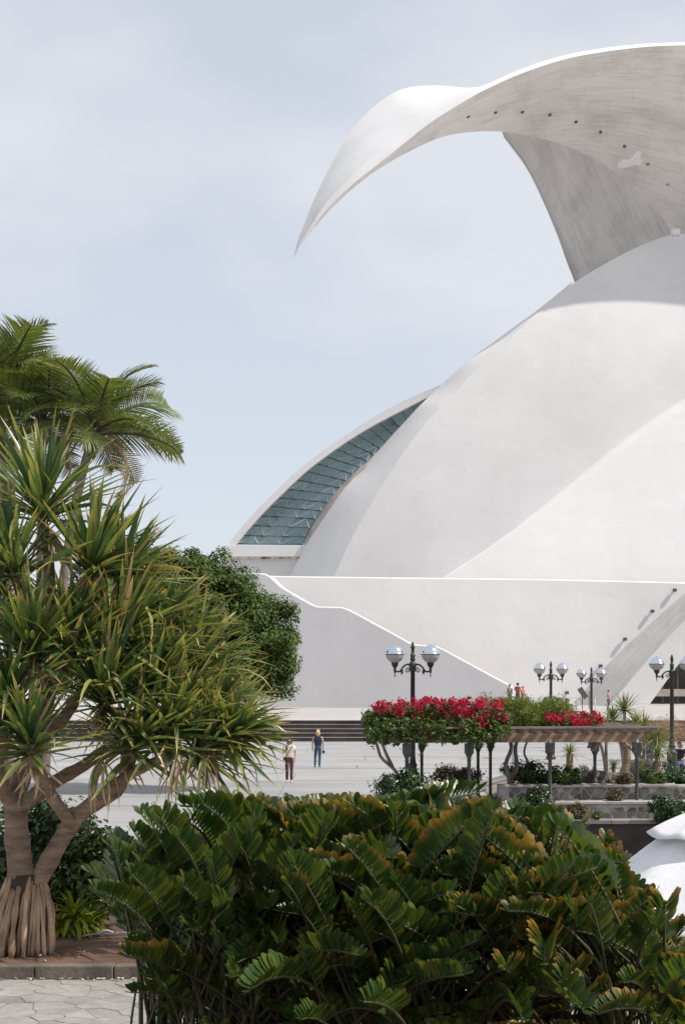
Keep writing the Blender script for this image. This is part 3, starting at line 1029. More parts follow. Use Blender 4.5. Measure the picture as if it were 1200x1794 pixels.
b = MB(); b.box(((xl + xr) / 2 + 0.1, D1 - 0.38, ZB + 0.455), (xr - xl + 0.55, 0.10, 0.06)); pgp(b, 'edge_batten', M['wood_grey'])
for k in (2, 4):
    b = MB(); b.box(((xl + xr) / 2 + 0.1, D1 - 0.38 + k * 0.95, ZB + 0.455), (xr - xl + 0.5, 0.09, 0.06)); pgp(b, 'top_batten', M['wood_grey'])
for s in (-1, 1):                         # knee braces at the last post
    v = atx(1117, D1, ZB - 0.12)
    b = MB(); b.tube([v + Vector((s * 0.12, 0.06, -0.12)), v + Vector((s * 0.50, 0.06, 0.18))], 0.035, 6); pgp(b, 'brace', M['wood'])
# pale pole behind the pergola
b = MB()
v = atx(901, 48.5, 0)
b.lathe([(0, 0), (0.13, 0), (0.13, 0.06), (0.095, 0.08), (0.095, 2.5), (0.10, 2.52), (0, 2.55)], (0, 0, 0), 14)
o = b.build('white_pole', plain('white_painted_metal', (0.62, 0.65, 0.72), 0.4), None, True); o.location = v
tag(o, 'short pale white metal pole standing behind the pergola posts', 'pole')

# ------------------------------------------------------------------ foliage builders
def blade(L, W, droop, segs=6, fold=0.35, bend_pow=1.6, base_w=0.7, curl=0.0):
    """strap leaf: starts at the origin along +Y, bends down; returns verts, faces, t"""
    vs, fs, ts = [], [], []
    x = y = z = 0.0
    for i in range(segs + 1):
        t = i / segs
        ang = -droop * t ** bend_pow
        if i:
            y += math.cos(ang) * L / segs
            z += math.sin(ang) * L / segs
            x += curl * t * L / segs
        prof = base_w + (1 - base_w) * min(1, t / 0.25) if t < 0.25 else (1 - ((t - 0.25) / 0.75) ** 2.2)
        w = W * max(prof, 0.02) / 2
        up = Vector((0, -math.sin(ang), math.cos(ang)))
        c = Vector((x, y, z))
        vs += [c + Vector((-w, 0, 0)) + up * w * fold, c, c + Vector((w, 0, 0)) + up * w * fold]
        ts += [t, t, t]
    for i in range(segs):
        a = i * 3
        fs += [(a, a + 1, a + 4, a + 3), (a + 1, a + 2, a + 5, a + 4)]
    return vs, fs, ts

def aim(d, up=Vector((0, 0, 1))):
    """rotation taking +Y to d with +Z as near up as possible"""
    d = d.normalized()
    x = d.cross(up)
    x = x.normalized() if x.length > 1e-4 else Vector((1, 0, 0))
    z = x.cross(d)
    return Matrix((x, d, z)).transposed()

def rosette_dirs(axis, n, lo, hi, rnd=random, jit=0.12):
    """spiral of leaf directions about axis; hi..lo = angle off the base plane, inner to outer"""
    A = aim(axis, Vector((0.3, 0.2, 1)) if abs(axis.normalized().z) < 0.95 else Vector((0, 1, 0.2)))
    out = []
    for i in range(n):
        f = (i + 0.5) / n
        el = hi + (lo - hi) * f ** 0.8 + rnd.gauss(0, jit)
        az = i * 2.39996 + rnd.gauss(0, 0.15)
        v = Vector((math.cos(az) * math.cos(el), math.sin(el), math.sin(az) * math.cos(el)))
        out.append(((A @ v).normalized(), f))
    return out

def leaf_quads(centers, normals, size, aspect=0.5, seed=1, up_bias=0.5):
    """N folded leaf faces with random roll; numpy arrays in, MB out"""
    r = np.random.default_rng(seed)
    N = len(centers)
    c = np.asarray(centers, float)
    nrm = np.asarray(normals, float) + r.normal(0, 0.55, (N, 3)) + np.array([0, 0, up_bias])
    nrm /= np.linalg.norm(nrm, axis=1)[:, None] + 1e-9
    a = r.normal(0, 1, (N, 3))
    a -= nrm * (a * nrm).sum(1)[:, None]
    a /= np.linalg.norm(a, axis=1)[:, None] + 1e-9
    b = np.cross(nrm, a)
    s = (size * r.uniform(0.65, 1.35, N))[:, None]
    v = np.stack([c - a * s * 0.5, c + b * s * aspect * 0.5 + nrm * s * 0.08, c + a * s * 0.5, c - b * s * aspect * 0.5 + nrm * s * 0.08], 1).reshape(-1, 3)
    m = MB()
    m.v = v.tolist()
    m.f = [(4 * i, 4 * i + 1, 4 * i + 2, 4 * i + 3) for i in range(N)]
    m.t = [0.0] * (4 * N)
    return m

def clumps(centre, radii, n_clump, per, clump_r, seed, shell=0.55, flat=1.0, test=None, rough=0.13):
    """points gathered in clumps over an ellipsoid's outer part"""
    r = np.random.default_rng(seed)
    pts, nrm = [], []
    k = 0
    while k < n_clump:
        d = r.normal(0, 1, 3); d /= np.linalg.norm(d)
        f = shell + (1 - shell) * r.random() ** 0.6
        f *= 1 + rough * noise.noise(Vector(d * 2.2) + Vector((seed, 0, 0)))
        q = np.array(centre) + d * np.array(radii) * f
        if test and not test(q):
            continue
        cr = clump_r * r.uniform(0.6, 1.35)
        e = r.normal(0, 1, (per, 3)); e /= np.linalg.norm(e, axis=1)[:, None]
        e *= (r.random((per, 1)) ** 0.45)
        e[:, 2] *= flat
        pts.append(q + e * cr)
        nrm.append(e + d * 0.6)
        k += 1
    return np.vstack(pts), np.vstack(nrm)

def shrub(name, label, loc, radii, mat, n_clump, per, leaf, cr, seed, group=None, stems=5, stem_mat=None, aspect=0.5, cat='shrub', lift=0.0, shell=0.3):
    t = thing(name, label, cat, loc, 0, group)
    p, nn = clumps((0, 0, radii[2] * 0.95 + lift), radii, n_clump, per, cr, seed, shell)
    keep = p[:, 2] > 0.02
    fo = leaf_quads(p[keep], nn[keep], leaf, aspect, seed).build('foliage', mat, t, fix=False)
    stuff(fo)
    rr = random.Random(seed)
    for i in range(stems):
        a = rr.random() * 6.28
        b = MB()
        e = Vector((math.cos(a) * radii[0] * 0.5, math.sin(a) * radii[1] * 0.5, radii[2] * 1.2 + lift))
        m_ = e * 0.5 + Vector((rr.uniform(-.1, .1), rr.uniform(-.1, .1), 0)) * radii[0]
        b.tube([Vector(q) for q in interp([(0, 0, 0), tuple(m_ * 0.8), tuple(e)], 7)], [0.03 * radii[2] * (1 - 0.09 * k) for k in range(7)], 6)
        b.build('stem', stem_mat or M['greybark'], t, True)
    return t

# ------------------------------------------------------------------ leaf materials
M['pand'] = leafmat('screw_pine_leaf', (0.050, 0.105, 0.045), (0.30, 0.34, 0.105), (0.55, 0.42, 0.14), (0.72, 1.08), 0.32, 0.30, 0.6, (0.42, 0.33, 0.20), 0.05, mid=0.25)
M['pand_obj'] = leafmat('screw_pine_leaf_near', (0.050, 0.105, 0.045), (0.30, 0.34, 0.105), (0.55, 0.42, 0.14), (0.72, 1.08), 0.32, 0.30, 0.6, (0.42, 0.33, 0.20), 0.05, per='object', mid=0.25)
M['pand_dead'] = leafmat('dead_screw_pine_leaf', (0.32, 0.22, 0.13), (0.60, 0.50, 0.34), None, trans=0.2, rough=0.7)
M['zam'] = leafmat('cycad_leaflet', (0.016, 0.052, 0.018), (0.130, 0.172, 0.031), (0.38, 0.21, 0.055), (0.60, 1.02), 0.34, 0.32, 0.5, mid=0.35, dry='dry')
M['zam_obj'] = leafmat('cycad_leaflet_near', (0.016, 0.052, 0.018), (0.130, 0.172, 0.031), (0.38, 0.21, 0.055), (0.60, 1.02), 0.34, 0.32, 0.5, mid=0.35, dry='dry', per='object')
M['zam_stalk'] = surf('cycad_stalk', (0.05, 0.055, 0.025), (0.10, 0.09, 0.045), 6, 0.6, bump_s=0)
M['ficus'] = leafmat('fig_leaf', (0.024, 0.056, 0.010), (0.110, 0.158, 0.028), None, trans=0.22, rough=0.55, spec=0.25)
M['palm'] = leafmat('palm_leaflet', (0.068, 0.110, 0.032), (0.22, 0.26, 0.072), (0.42, 0.36, 0.16), (0.80, 1.05), 0.28, 0.4)
M['palm_dry'] = leafmat('dry_palm_leaflet', (0.16, 0.12, 0.06), (0.30, 0.24, 0.13), None, trans=0.2, rough=0.7)
M['bougleaf'] = leafmat('bougainvillea_leaf', (0.030, 0.065, 0.014), (0.12, 0.17, 0.035), None, trans=0.22, rough=0.4)
M['bougred'] = leafmat('bougainvillea_bract', (0.32, 0.004, 0.042), (0.58, 0.028, 0.105), None, trans=0.35, rough=0.6)
M['vine'] = leafmat('feathery_vine_leaf', (0.07, 0.11, 0.020), (0.22, 0.26, 0.05), None, trans=0.3, rough=0.5)
M['darkleaf'] = leafmat('dark_shrub_leaf', (0.016, 0.040, 0.010), (0.050, 0.095, 0.022), None, trans=0.18, rough=0.35, spec=0.5)
M['brownleaf'] = leafmat('bronze_shrub_leaf', (0.06, 0.055, 0.025), (0.15, 0.115, 0.055), None, trans=0.2, rough=0.5)
M['yucca'] = leafmat('yucca_leaf', (0.075, 0.115, 0.030), (0.20, 0.24, 0.06), (0.42, 0.38, 0.14), (0.75, 1.1), 0.28, 0.45)
M['fern'] = leafmat('yellow_green_fern', (0.16, 0.22, 0.02), (0.34, 0.38, 0.04), None, trans=0.35, rough=0.5)
M['pinkgrass'] = leafmat('pinkish_dry_shrub', (0.28, 0.17, 0.13), (0.42, 0.30, 0.22), None, trans=0.3, rough=0.8)

# ------------------------------------------------------------------ screw pine (left)
PD = 18.3
pand = thing('screw_pine', 'large screw pine with prop roots and sword-shaped leaf heads in the soil bed', 'tree', atx(42, PD, 0.13))
def rel(px, py, d):
    return P(px, py, d) - pand.location
def limb(name, pts, r0, r1, n=14, sides=12):
    b = MB()
    c = interp([tuple(rel(*p)) for p in pts], n)
    rad = [r0 + (r1 - r0) * i / (n - 1) for i in range(n)]
    rad = [q * (1.12 if i % 4 == 0 else 1.0) for i, q in enumerate(rad)]
    b.tube([Vector(q) for q in c], rad, sides)
    return b.build(name, M['bark'], pand, True)
limb('trunk', [(40, 1600, PD), (38, 1545, PD), (33, 1500, PD), (28, 1440, PD), (30, 1400, PD)], 0.175, 0.14)
limb('branch', [(58, 1560, PD), (80, 1520, PD), (108, 1470, PD - .1), (128, 1440, PD - .2), (140, 1425, PD - .2)], 0.125, 0.10)
limb('branch', [(132, 1432, PD - .2), (165, 1405, PD - .3), (200, 1378, PD - .4), (240, 1350, PD - .3), (300, 1325, PD - .2), (360, 1310, PD)], 0.10, 0.05, 20)
limb('branch', [(130, 1438, PD - .1), (160, 1415, PD), (195, 1395, PD + .2), (215, 1375, PD + .4), (218, 1345, PD + .5), (222, 1300, PD + .6)], 0.085, 0.06, 18)
limb('branch', [(125, 1445, PD - .2), (100, 1410, PD - .6), (75, 1370, PD - .8), (55, 1330, PD - .9), (50, 1290, PD - 1)], 0.085, 0.06)
limb('branch', [(33, 1420, PD), (60, 1395, PD), (105, 1365, PD + .2), (150, 1340, PD + .3), (190, 1310, PD + .3), (240, 1290, PD + .2)], 0.105, 0.06, 18)
limb('branch', [(28, 1415, PD), (35, 1370, PD + .2), (60, 1320, PD + .4), (80, 1240, PD + .5), (90, 1120, PD + .4), (85, 980, PD + .3), (75, 910, PD + .2)], 0.13, 0.06, 24)
limb('branch', [(25, 1415, PD), (5, 1380, PD - .2), (-5, 1340, PD - .4), (10, 1290, PD - .6), (20, 1200, PD - .5)], 0.11, 0.06)
limb('branch', [(60, 1310, PD + .4), (110, 1260, PD + .1), (160, 1180, PD), (190, 1090, PD), (200, 1020, PD)], 0.085, 0.05, 18)
limb('branch', [(150, 1338, PD + .3), (230, 1300, PD + .6), (300, 1265, PD + .8), (350, 1240, PD + .9)], 0.07, 0.05)
limb('branch', [(350, 1312, PD), (385, 1312, PD - .1), (415, 1300, PD - .2), (430, 1285, PD - .2)], 0.05, 0.04)
rr = random.Random(3)
for i in range(46):
    a = i / 46 * 2 * math.pi + rr.uniform(-.06, .06)
    fr = rr.uniform(0.5, 1.08)
    top_z = 0.93 + rr.uniform(-0.10, 0.10)
    rt = 0.17 + 0.05 * rr.random()
    ox = 0.06 if math.cos(a) > 0 else 0
    p0 = Vector((rt * math.cos(a) + ox, rt * math.sin(a) * 0.8, top_z))
    p2 = Vector((0.44 * fr * math.cos(a) - 0.03, 0.40 * fr * math.sin(a), -0.03))
    p1 = p0 * 0.5 + p2 * 0.5 + Vector((math.cos(a), math.sin(a), 0)) * 0.04 + Vector((rr.uniform(-.02, .02), 0, 0.05))
    b = MB()
    r_ = rr.choice((0.013, 0.018, 0.024, 0.030, 0.036)) * rr.uniform(0.9, 1.1)
    b.tube([Vector(q) for q in interp([tuple(p0), tuple(p1), tuple(p2)], 9)], [r_ * (1.0 + 0.25 * math.sin(k * 1.7 + i)) for k in range(9)], 7)
    b.build('prop_root', M['root'], pand, True)
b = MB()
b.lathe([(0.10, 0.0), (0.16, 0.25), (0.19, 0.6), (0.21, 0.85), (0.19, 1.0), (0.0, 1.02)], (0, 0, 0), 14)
b.build('root_core', M['root_gap_shade'], pand, True)

HEADS = [  # px, py, depth offset, axis (right, away, up), leaf count, length
    (75, 885, 0.2, (0.0, -0.1, 1), 62, 1.12), (20, 985, -0.3, (-0.2, -0.3, 1), 52, 0.95), (165, 985, 0.1, (0.35, -0.1, 1), 58, 1.00),
    (215, 1010, 0.3, (0.6, 0.1, 0.8), 46, 0.90),
    (55, 1130, -0.5, (-0.1, -0.4, 0.9), 52, 0.95), (130, 1120, -0.2, (0.3, -0.3, 0.9), 50, 0.92), (215, 1110, 0.0, (0.45, -0.2, 0.9), 58, 1.02),
    (285, 1095, 0.5, (0.6, 0.1, 0.8), 44, 0.85), (10, 1225, -0.7, (-0.2, -0.4, 0.9), 50, 0.95),
    (185, 1215, -0.4, (0.2, -0.4, 0.9), 54, 1.00), (265, 1200, 0.0, (0.35, -0.2, 0.9), 52, 0.95), (335, 1200, 0.5, (0.5, 0.0, 0.9), 56, 1.00),
    (300, 1275, -0.3, (0.4, -0.4, 0.7), 54, 0.95), (380, 1255, 0.3, (0.5, 0.0, 0.8), 54, 0.82), (420, 1285, -0.2, (0.8, -0.2, 0.45), 56, 0.62),
    (235, 1300, -0.4, (0.2, -0.5, 0.8), 50, 0.90), (365, 1310, -0.1, (0.6, -0.3, 0.5), 46, 0.85), (50, 1300, -1.0, (-0.1, -0.5, 0.8), 46, 0.85),
    (350, 1130, 0.9, (0.5, 0.2, 0.9), 36, 0.75), (-35, 1090, 0.0, (-0.4, 0, 1), 46, 1.0), (-30, 1290, -0.3, (-0.4, -0.2, 0.9), 44, 0.9),
]
var = []
for i in range(7):
    b = MB()
    b.add(*blade(1.0, rr.uniform(0.066, 0.090), rr.uniform(0.02, 0.35), 7, 0.45, 1.7, 0.8, rr.uniform(-.12, .12)))
    var.append(b.mesh('screw_pine_leaf', M['pand_obj'], True, True))
rest = MB()
dead = MB()
n_leaf = 0
for hi, (px, py, dd, ax, cnt, L) in enumerate(HEADS):
    o_ = rel(px, py, PD + dd)
    b = MB()
    axv = Vector(ax).normalized()
    b.tube([o_ - axv * 0.45, o_ - axv * 0.1, o_ + axv * 0.12], [0.055, 0.075, 0.03], 8)
    b.build('branch_end', M['bark'], pand, True)
    for k, (d, f) in enumerate(rosette_dirs(axv, int(cnt * 1.6), R(12), R(88), rr, 0.15)):
        l_ = 1.30 * L * rr.uniform(0.72, 1.12) * (0.75 + 0.25 * math.sin(min(1, f * 2.2) * math.pi / 2))
        q = o_ + d * 0.04 - axv * 0.22 * f
        if n_leaf < 300 and d.y < 0.25 and k % 5 == 2 and px > -10:
            lo = link('leaf', rr.choice(var), pand)
            lo.matrix_local = Matrix.Translation(q) @ (aim(d) @ Matrix.Rotation(rr.gauss(0, 0.35), 3, 'Y')).to_4x4() @ Matrix.Diagonal((1, l_, l_, 1))
            n_leaf += 1
        else:
            vs, fs, ts = blade(l_, rr.uniform(0.062, 0.088), rr.uniform(0.02, 0.4) if rr.random() < 0.86 else rr.uniform(0.8, 1.8), 6, 0.45, 1.7, 0.8, rr.uniform(-.12, .12))
            A = aim(d) @ Matrix.Rotation(rr.gauss(0, 0.35), 3, 'Y')
            rest.add([q + A @ v for v in vs], fs, ts)
    for k in range(16):                                    # dead leaves hanging from the head
        az = rr.random() * 6.28
        d = Vector((math.cos(az), math.sin(az), rr.uniform(-0.9, 0.1)))
        vs, fs, ts = blade(L * rr.uniform(0.45, 0.85), rr.uniform(0.03, 0.055), rr.uniform(0.8, 1.9), 6, 0.7, 1.0, 0.8, rr.uniform(-.3, .3))
        A = aim(d) @ Matrix.Rotation(rr.gauss(0, 0.6), 3, 'Y')
        q = o_ - axv * rr.uniform(0.1, 0.4)
        dead.add([q + A @ v for v in vs], fs, ts)
for px, py, n_ in ((185, 1335, 12), (310, 1325, 10), (60, 1330, 8), (360, 1330, 6)):       # long bunches drooping below the crown
    for k in range(n_):
        az = rr.random() * 6.28
        d = Vector((math.cos(az) * 0.6, math.sin(az) * 0.6, -0.4))
        vs, fs, ts = blade(rr.uniform(0.5, 0.8), rr.uniform(0.025, 0.05), rr.uniform(0.9, 1.3), 6, 0.7, 0.7, 0.8, rr.uniform(-.2, .2))
        q = rel(px + rr.uniform(-10, 10), py + rr.uniform(-8, 8), PD - 0.7)
        A = aim(d)
        (dead if k % 3 else rest).add([q + A @ v for v in vs], fs, ts)
stuff(rest.build('leaf_mass', M['pand'], pand, True, True, fix=False))
stuff(dead.build('dead_leaves', M['pand_dead'], pand, True, True, fix=False))

# ------------------------------------------------------------------ cycad hedge in the near planter
def frond_layout(L, n_pairs, arch_a, rise, r):
    """rachis points and leaflet frames of one cycad frond in its own plane (+Y out, +Z up)"""
    pts = []
    y = z = 0.0
    N = 22
    for i in range(N + 1):
        t = i / N
        ang = rise - arch_a * t ** 1.5
        if i:
            y += math.cos(ang) * L / N
            z += math.sin(ang) * L / N
        pts.append((Vector((0, y, z)), ang))
    out = []
    for k in range(n_pairs):
        t = 0.73 + 0.265 * (k + 0.5) / n_pairs
        u_ = t * N; i = min(N - 1, int(u_))
        c, ang = pts[i][0].lerp(pts[i + 1][0], u_ - i), pts[i][1] + (pts[i + 1][1] - pts[i][1]) * (u_ - i)
        fw = Vector((0, math.cos(ang), math.sin(ang)))
        up = Vector((0, -math.sin(ang), math.cos(ang)))
        ln = 0.069 * (0.62 + 0.38 * math.sin(math.pi * min(1, 0.18 + (k + 0.5) / n_pairs * 0.85))) 
        for s in (-1, 1):
            dirv = (Vector((s, 0, 0)) * 0.60 + up * r.uniform(0.75, 1.05) + fw * (0.22 + 0.75 * (k / n_pairs) ** 2)).normalized()
            out.append((c, dirv, fw, ln * r.uniform(0.9, 1.08), s))
        if k == n_pairs - 1:
            out.append((c, (fw + up * 0.25).normalized(), Vector((1, 0, 0)), ln, 1))
    return pts, out
def leaflet_geo(L, W, r):
    """stiff obovate leaflet along +Y, slightly cupped"""
    prof = [(0, 0.10), (0.15, 0.34), (0.4, 0.78), (0.65, 1.0), (0.85, 0.88), (0.96, 0.5), (1.0, 0.16)]
    vs, ts, fs = [], [], []
    for t, w in prof:
        h = 0.10 * L * math.sin(t * 2.2) * 0.6
        vs += [Vector((-W / 2 * w, t * L, h + 0.10 * W * w)), Vector((0, t * L, h - 0.02 * L)), Vector((W / 2 * w, t * L, h + 0.10 * W * w))]
        ts += [t] * 3
    for i in range(len(prof) - 1):
        a = i * 3
        fs += [(a, a + 1, a + 4, a + 3), (a + 1, a + 2, a + 5, a + 4)]
    return vs, fs, ts
lf_unit = MB(); lf_unit.add(*leaflet_geo(1.0, 0.38, rr))
lf_mesh = lf_unit.mesh('cycad_leaflet', M['zam_obj'], True, True)
def leaflet_matrix(c, d, fw, L):
    n_ = d.cross(fw)
    z = (n_ if n_.length > 1e-4 else Vector((0, 0, 1))).normalized()
    x = d.cross(z).normalized()
    z = x.cross(d).normalized()
    m = Matrix((x, d, z)).transposed().to_4x4()
    return Matrix.Translation(c) @ m @ Matrix.Diagonal((L, L, L, 1))
def stalk_mesh(pts):
    b = MB()
    b.tube([p for p, a in pts[::2]], [0.0085 * (1 - 0.06 * i) for i in range(len(pts[::2]))], 6)
    return b
frond_var = []
for i in range(14):
    L = 1.0
    big = i % 2
    pts, lay = frond_layout(L, rr.choice((14, 15)) if big else rr.choice((17, 19)), rr.uniform(0.55, 1.6), rr.uniform(0.0, 0.15), rr)
    fat = rr.uniform(0.42, 0.50) if big else rr.uniform(0.36, 0.42)
    b = MB()
    for c, d, fw, ln, s in lay:
        vs, fs, ts = leaflet_geo(1.0, fat * rr.uniform(0.9, 1.1), rr)
        d = (d + Vector((rr.gauss(0, .06), rr.gauss(0, .06), rr.gauss(0, .06)))).normalized()
        m = leaflet_matrix(c, d, fw, ln * (1.15 if big else 1.0))
        b.add([m @ v for v in vs], fs, ts)
    me = b.mesh('cycad_frond', M['zam'], True, True)
    sm = stalk_mesh(pts).mesh('cycad_stalk', M['zam_stalk'], True)
    frond_var.append((me, sm, pts, lay))
cyc_specs = []   # base px, depth, height scale, n fronds, dry chance, label
CYC = [
    (350, 6.85, 1.64, 130, 0.0, 'dark green cardboard cycad with clean green leaflets at the soil bed end'),
    (430, 6.15, 1.38, 120, 0.0, 'cardboard cycad with bare stems showing above the flagstones'),
    (590, 6.65, 1.60, 140, 0.05, 'upright cardboard cycad in the middle of the hedge'),
    (700, 6.00, 1.38, 130, 0.30, 'squat cardboard cycad growing before the tall scorched one'),
    (840, 6.80, 1.72, 150, 0.55, 'tall cardboard cycad with scorched upright leaflets in front of the pergola posts'),
    (1000, 6.15, 1.48, 150, 0.65, 'cardboard cycad with orange-brown leaflet tips beside the white parasol'),
    (1180, 5.85, 1.22, 104, 0.55, 'low cardboard cycad spreading in front of the white parasol'),
]
CROWN = [(150, 1560), (200, 1425), (300, 1405), (400, 1395), (600, 1408), (700, 1395), (850, 1372), (930, 1392), (1000, 1425), (1060, 1452), (1092, 1500), (1112, 1548), (1190, 1592), (1240, 1650), (1300, 1720)]
def in_crown(v):
    """keeps the hedge as clipped as it grows: tips stay under its outline"""
    px, py = 600 + v.x / v.y * FOC, HZ + (CZ - v.z) / v.y * FOC
    return py > lerp_x(CROWN, px) and px > 165 + max(0, py - 1560) * 0.42 and px < 1290
single = 0
for ci, (px, d, hs, nf, dry, lab) in enumerate(CYC):
    cy = thing('cardboard_cycad', lab, 'cycad', atx(px, d, 1.79), 0, 'cycads in the near planter')
    k = -1
    while k < nf - 1:
        k += 1
        f = (k + 0.5) / nf
        off = None
        for tr_ in range(9):
            az = (k + tr_ * 3) * 2.39996 + rr.gauss(0, 0.2)
            el = R(89) - R(44) * f ** 1.1 + rr.gauss(0, 0.10)
            L = (1.0 + 0.14 * rr.random()) * hs * (0.98 - 0.10 * f) * (1 - 0.045 * tr_)
            if rr.random() < 0.55:
                L *= rr.uniform(0.42, 0.9)
            off = Vector((math.cos(az), math.sin(az), 0)) * 0.05 + Vector((rr.uniform(-.30, .30), rr.uniform(-.20, .16), 0))
            me, sm, pts, lay = rr.choice(frond_var)
            dirv = Vector((math.cos(az) * math.cos(el), math.sin(az) * math.cos(el), math.sin(el)))
            A = aim(dirv) @ Matrix.Rotation(rr.gauss(0, 0.25), 3, 'Y')
            mat = Matrix.Translation(off) @ A.to_4x4() @ Matrix.Scale(L, 4)
            if all(in_crown(cy.location + mat @ (pts[q_][0] + Vector((0, 0, 0.04)))) for q_ in (12, 17, 22)):
                break
        else:
            continue
        dv = (rr.uniform(0.6, 1.0) if rr.random() < dry else rr.uniform(0, 0.12))
        near = math.sin(az) < -0.35 and 0.25 < f < 0.8 and single < 11
        st = link('frond', sm, cy)
        st.matrix_local = mat
        if near:
            single += 1
            for c, dd, fw, ln, s in lay:
                lo = link('leaflet', lf_mesh, st)
                lo.matrix_local = leaflet_matrix(c, dd, fw, ln)
                lo['dry'] = dv
        else:
            lo = link('leaflets', me, st)
            lo['dry'] = dv
            stuff(lo)

# ------------------------------------------------------------------ dense fig tree by the hall
fig = thing('fig_tree', 'dense dark green fig tree with rounded crown and pale trunk on the plaza', 'tree', onz(368, 1386))
FD = fig.location.y
fs_ = FOC / FD
def frel(px, py, dd=0.0):
    return P(px, py, FD + dd) - fig.location
b = MB()
b.tube([Vector(q) for q in interp([(0, 0, -0.05), (-0.02, 0, 0.9), (-0.1, 0, 2.2), (-0.3, 0, 3.4), (-0.6, 0, 4.6)], 16)], [0.24 - 0.006 * i for i in range(16)], 12)
b.build('trunk', M['pale_trunk'], fig, True)
for i in range(7):
    a = i * 0.9
    b = MB()
    b.tube([Vector(q) for q in interp([(-0.2, 0, 2.6), (1.2 * math.cos(a) - 0.6, 1.2 * math.sin(a), 4.2), (2.6 * math.cos(a) - 1.0, 2.6 * math.sin(a), 5.6)], 9)], [0.12 - 0.011 * k for k in range(9)], 7)
    b.build('limb', M['greybark'], fig, True)
lobes = [((250, 1080, 0), (3.2, 3.2, 2.55), 120), ((345, 1085, 0), (2.6, 2.6, 2.30), 110), ((430, 1130, -0.3), (1.75, 2.0, 1.75), 80), ((455, 1170, 0), (1.2, 1.4, 1.05), 50), ((150, 1110, 0), (3.0, 3.0, 2.4), 70), ((340, 1180, -.6), (2.4, 2.0, 1.3), 70), ((310, 1010, 0), (1.6, 1.8, 0.95), 50), ((375, 1072, 0.2), (1.6, 1.8, 1.45), 60), ((432, 1108, 0.2), (1.35, 1.5, 1.15), 45)]
pp_, nn_ = [], []
for i, ((px, py, dd), rad, nc) in enumerate(lobes):
    q, m_ = clumps(tuple(frel(px, py, dd)), rad, int(nc * 1.0), 250, 0.46, 30 + i, 0.62, 0.8, None, 0.26)
    pp_.append(q); nn_.append(m_)
pp_, nn_ = np.vstack(pp_), np.vstack(nn_)
stuff(leaf_quads(pp_, nn_, 0.112, 0.62, 5, 0.7).build('crown', M['ficus'], fig, fix=False))
b = MB()
b.lathe([(0.0, 0.012), (0.42, 0.012), (0.42, 0.0)], (0.25, -0.1, 0), 20)
b.build('tree_pit', M['soil'], fig)

# ------------------------------------------------------------------ feather palms (upper left)
def palm_frond(L, droop, n, lw, ll, r):
    pts = []
    y = z = 0.0
    N = 18
    for i in range(N + 1):
        t = i / N
        ang = -droop * t ** 1.4
        if i:
            y += math.cos(ang) * L / N; z += math.sin(ang) * L / N
        pts.append((Vector((0, y, z)), ang))
    st = MB(); st.tube([p for p, a in pts], [0.022 * (1 - 0.9 * i / N) + 0.003 for i in range(N + 1)], 5)
    lv = MB()
    for k in range(n):
        t = 0.14 + 0.85 * (k + 0.5) / n
        u = t * N; i = min(N - 1, int(u)); fr = u - i
        c = pts[i][0].lerp(pts[i + 1][0], fr); ang = pts[i][1]
        fw = Vector((0, math.cos(ang), math.sin(ang))); up = Vector((0, -math.sin(ang), math.cos(ang)))
        l_ = ll * math.sin(math.pi * min(1, 0.22 + 0.72 * t)) ** 0.8
        for s in (-1, 1):
            d = (Vector((s, 0, 0)) * 0.85 + fw * (0.45 + 0.5 * t) + up * r.uniform(0.12, 0.32)).normalized()
            vs, fs, ts = blade(l_ * r.uniform(0.9, 1.08), lw, r.uniform(0.25, 0.6), 3, 0.4, 1.3, 0.6)
            A = aim(d, up)
            lv.add([c + A @ v for v in vs], fs, ts)
    return st, lv
pv = []
for i in range(6):
    st, lv = palm_frond(1.0, rr.uniform(0.9, 1.9), 42, 0.017, 0.42, rr)
    pv.append((st.mesh('frond_stalk', M['zam_stalk'], True), lv.mesh('frond_leaflets', M['palm'], False, True)))
st, lv = palm_frond(1.0, 2.2, 28, 0.016, 0.30, rr)
pv_dry = (st.mesh('dry_frond_stalk', M['palm_dry'], True), lv.mesh('dry_frond_leaflets', M['palm_dry'], False, True))
PALMS = [((-2, 690), 24.0, 24, 1.80, 'feather palm with the tallest crown, behind the screw pine'),
         ((165, 748), 22.5, 24, 1.50, 'feather palm with bright green new fronds leaning out over the screw pine'),
         ((75, 735), 23.4, 20, 1.35, 'shorter feather palm half hidden between two taller palm crowns')]
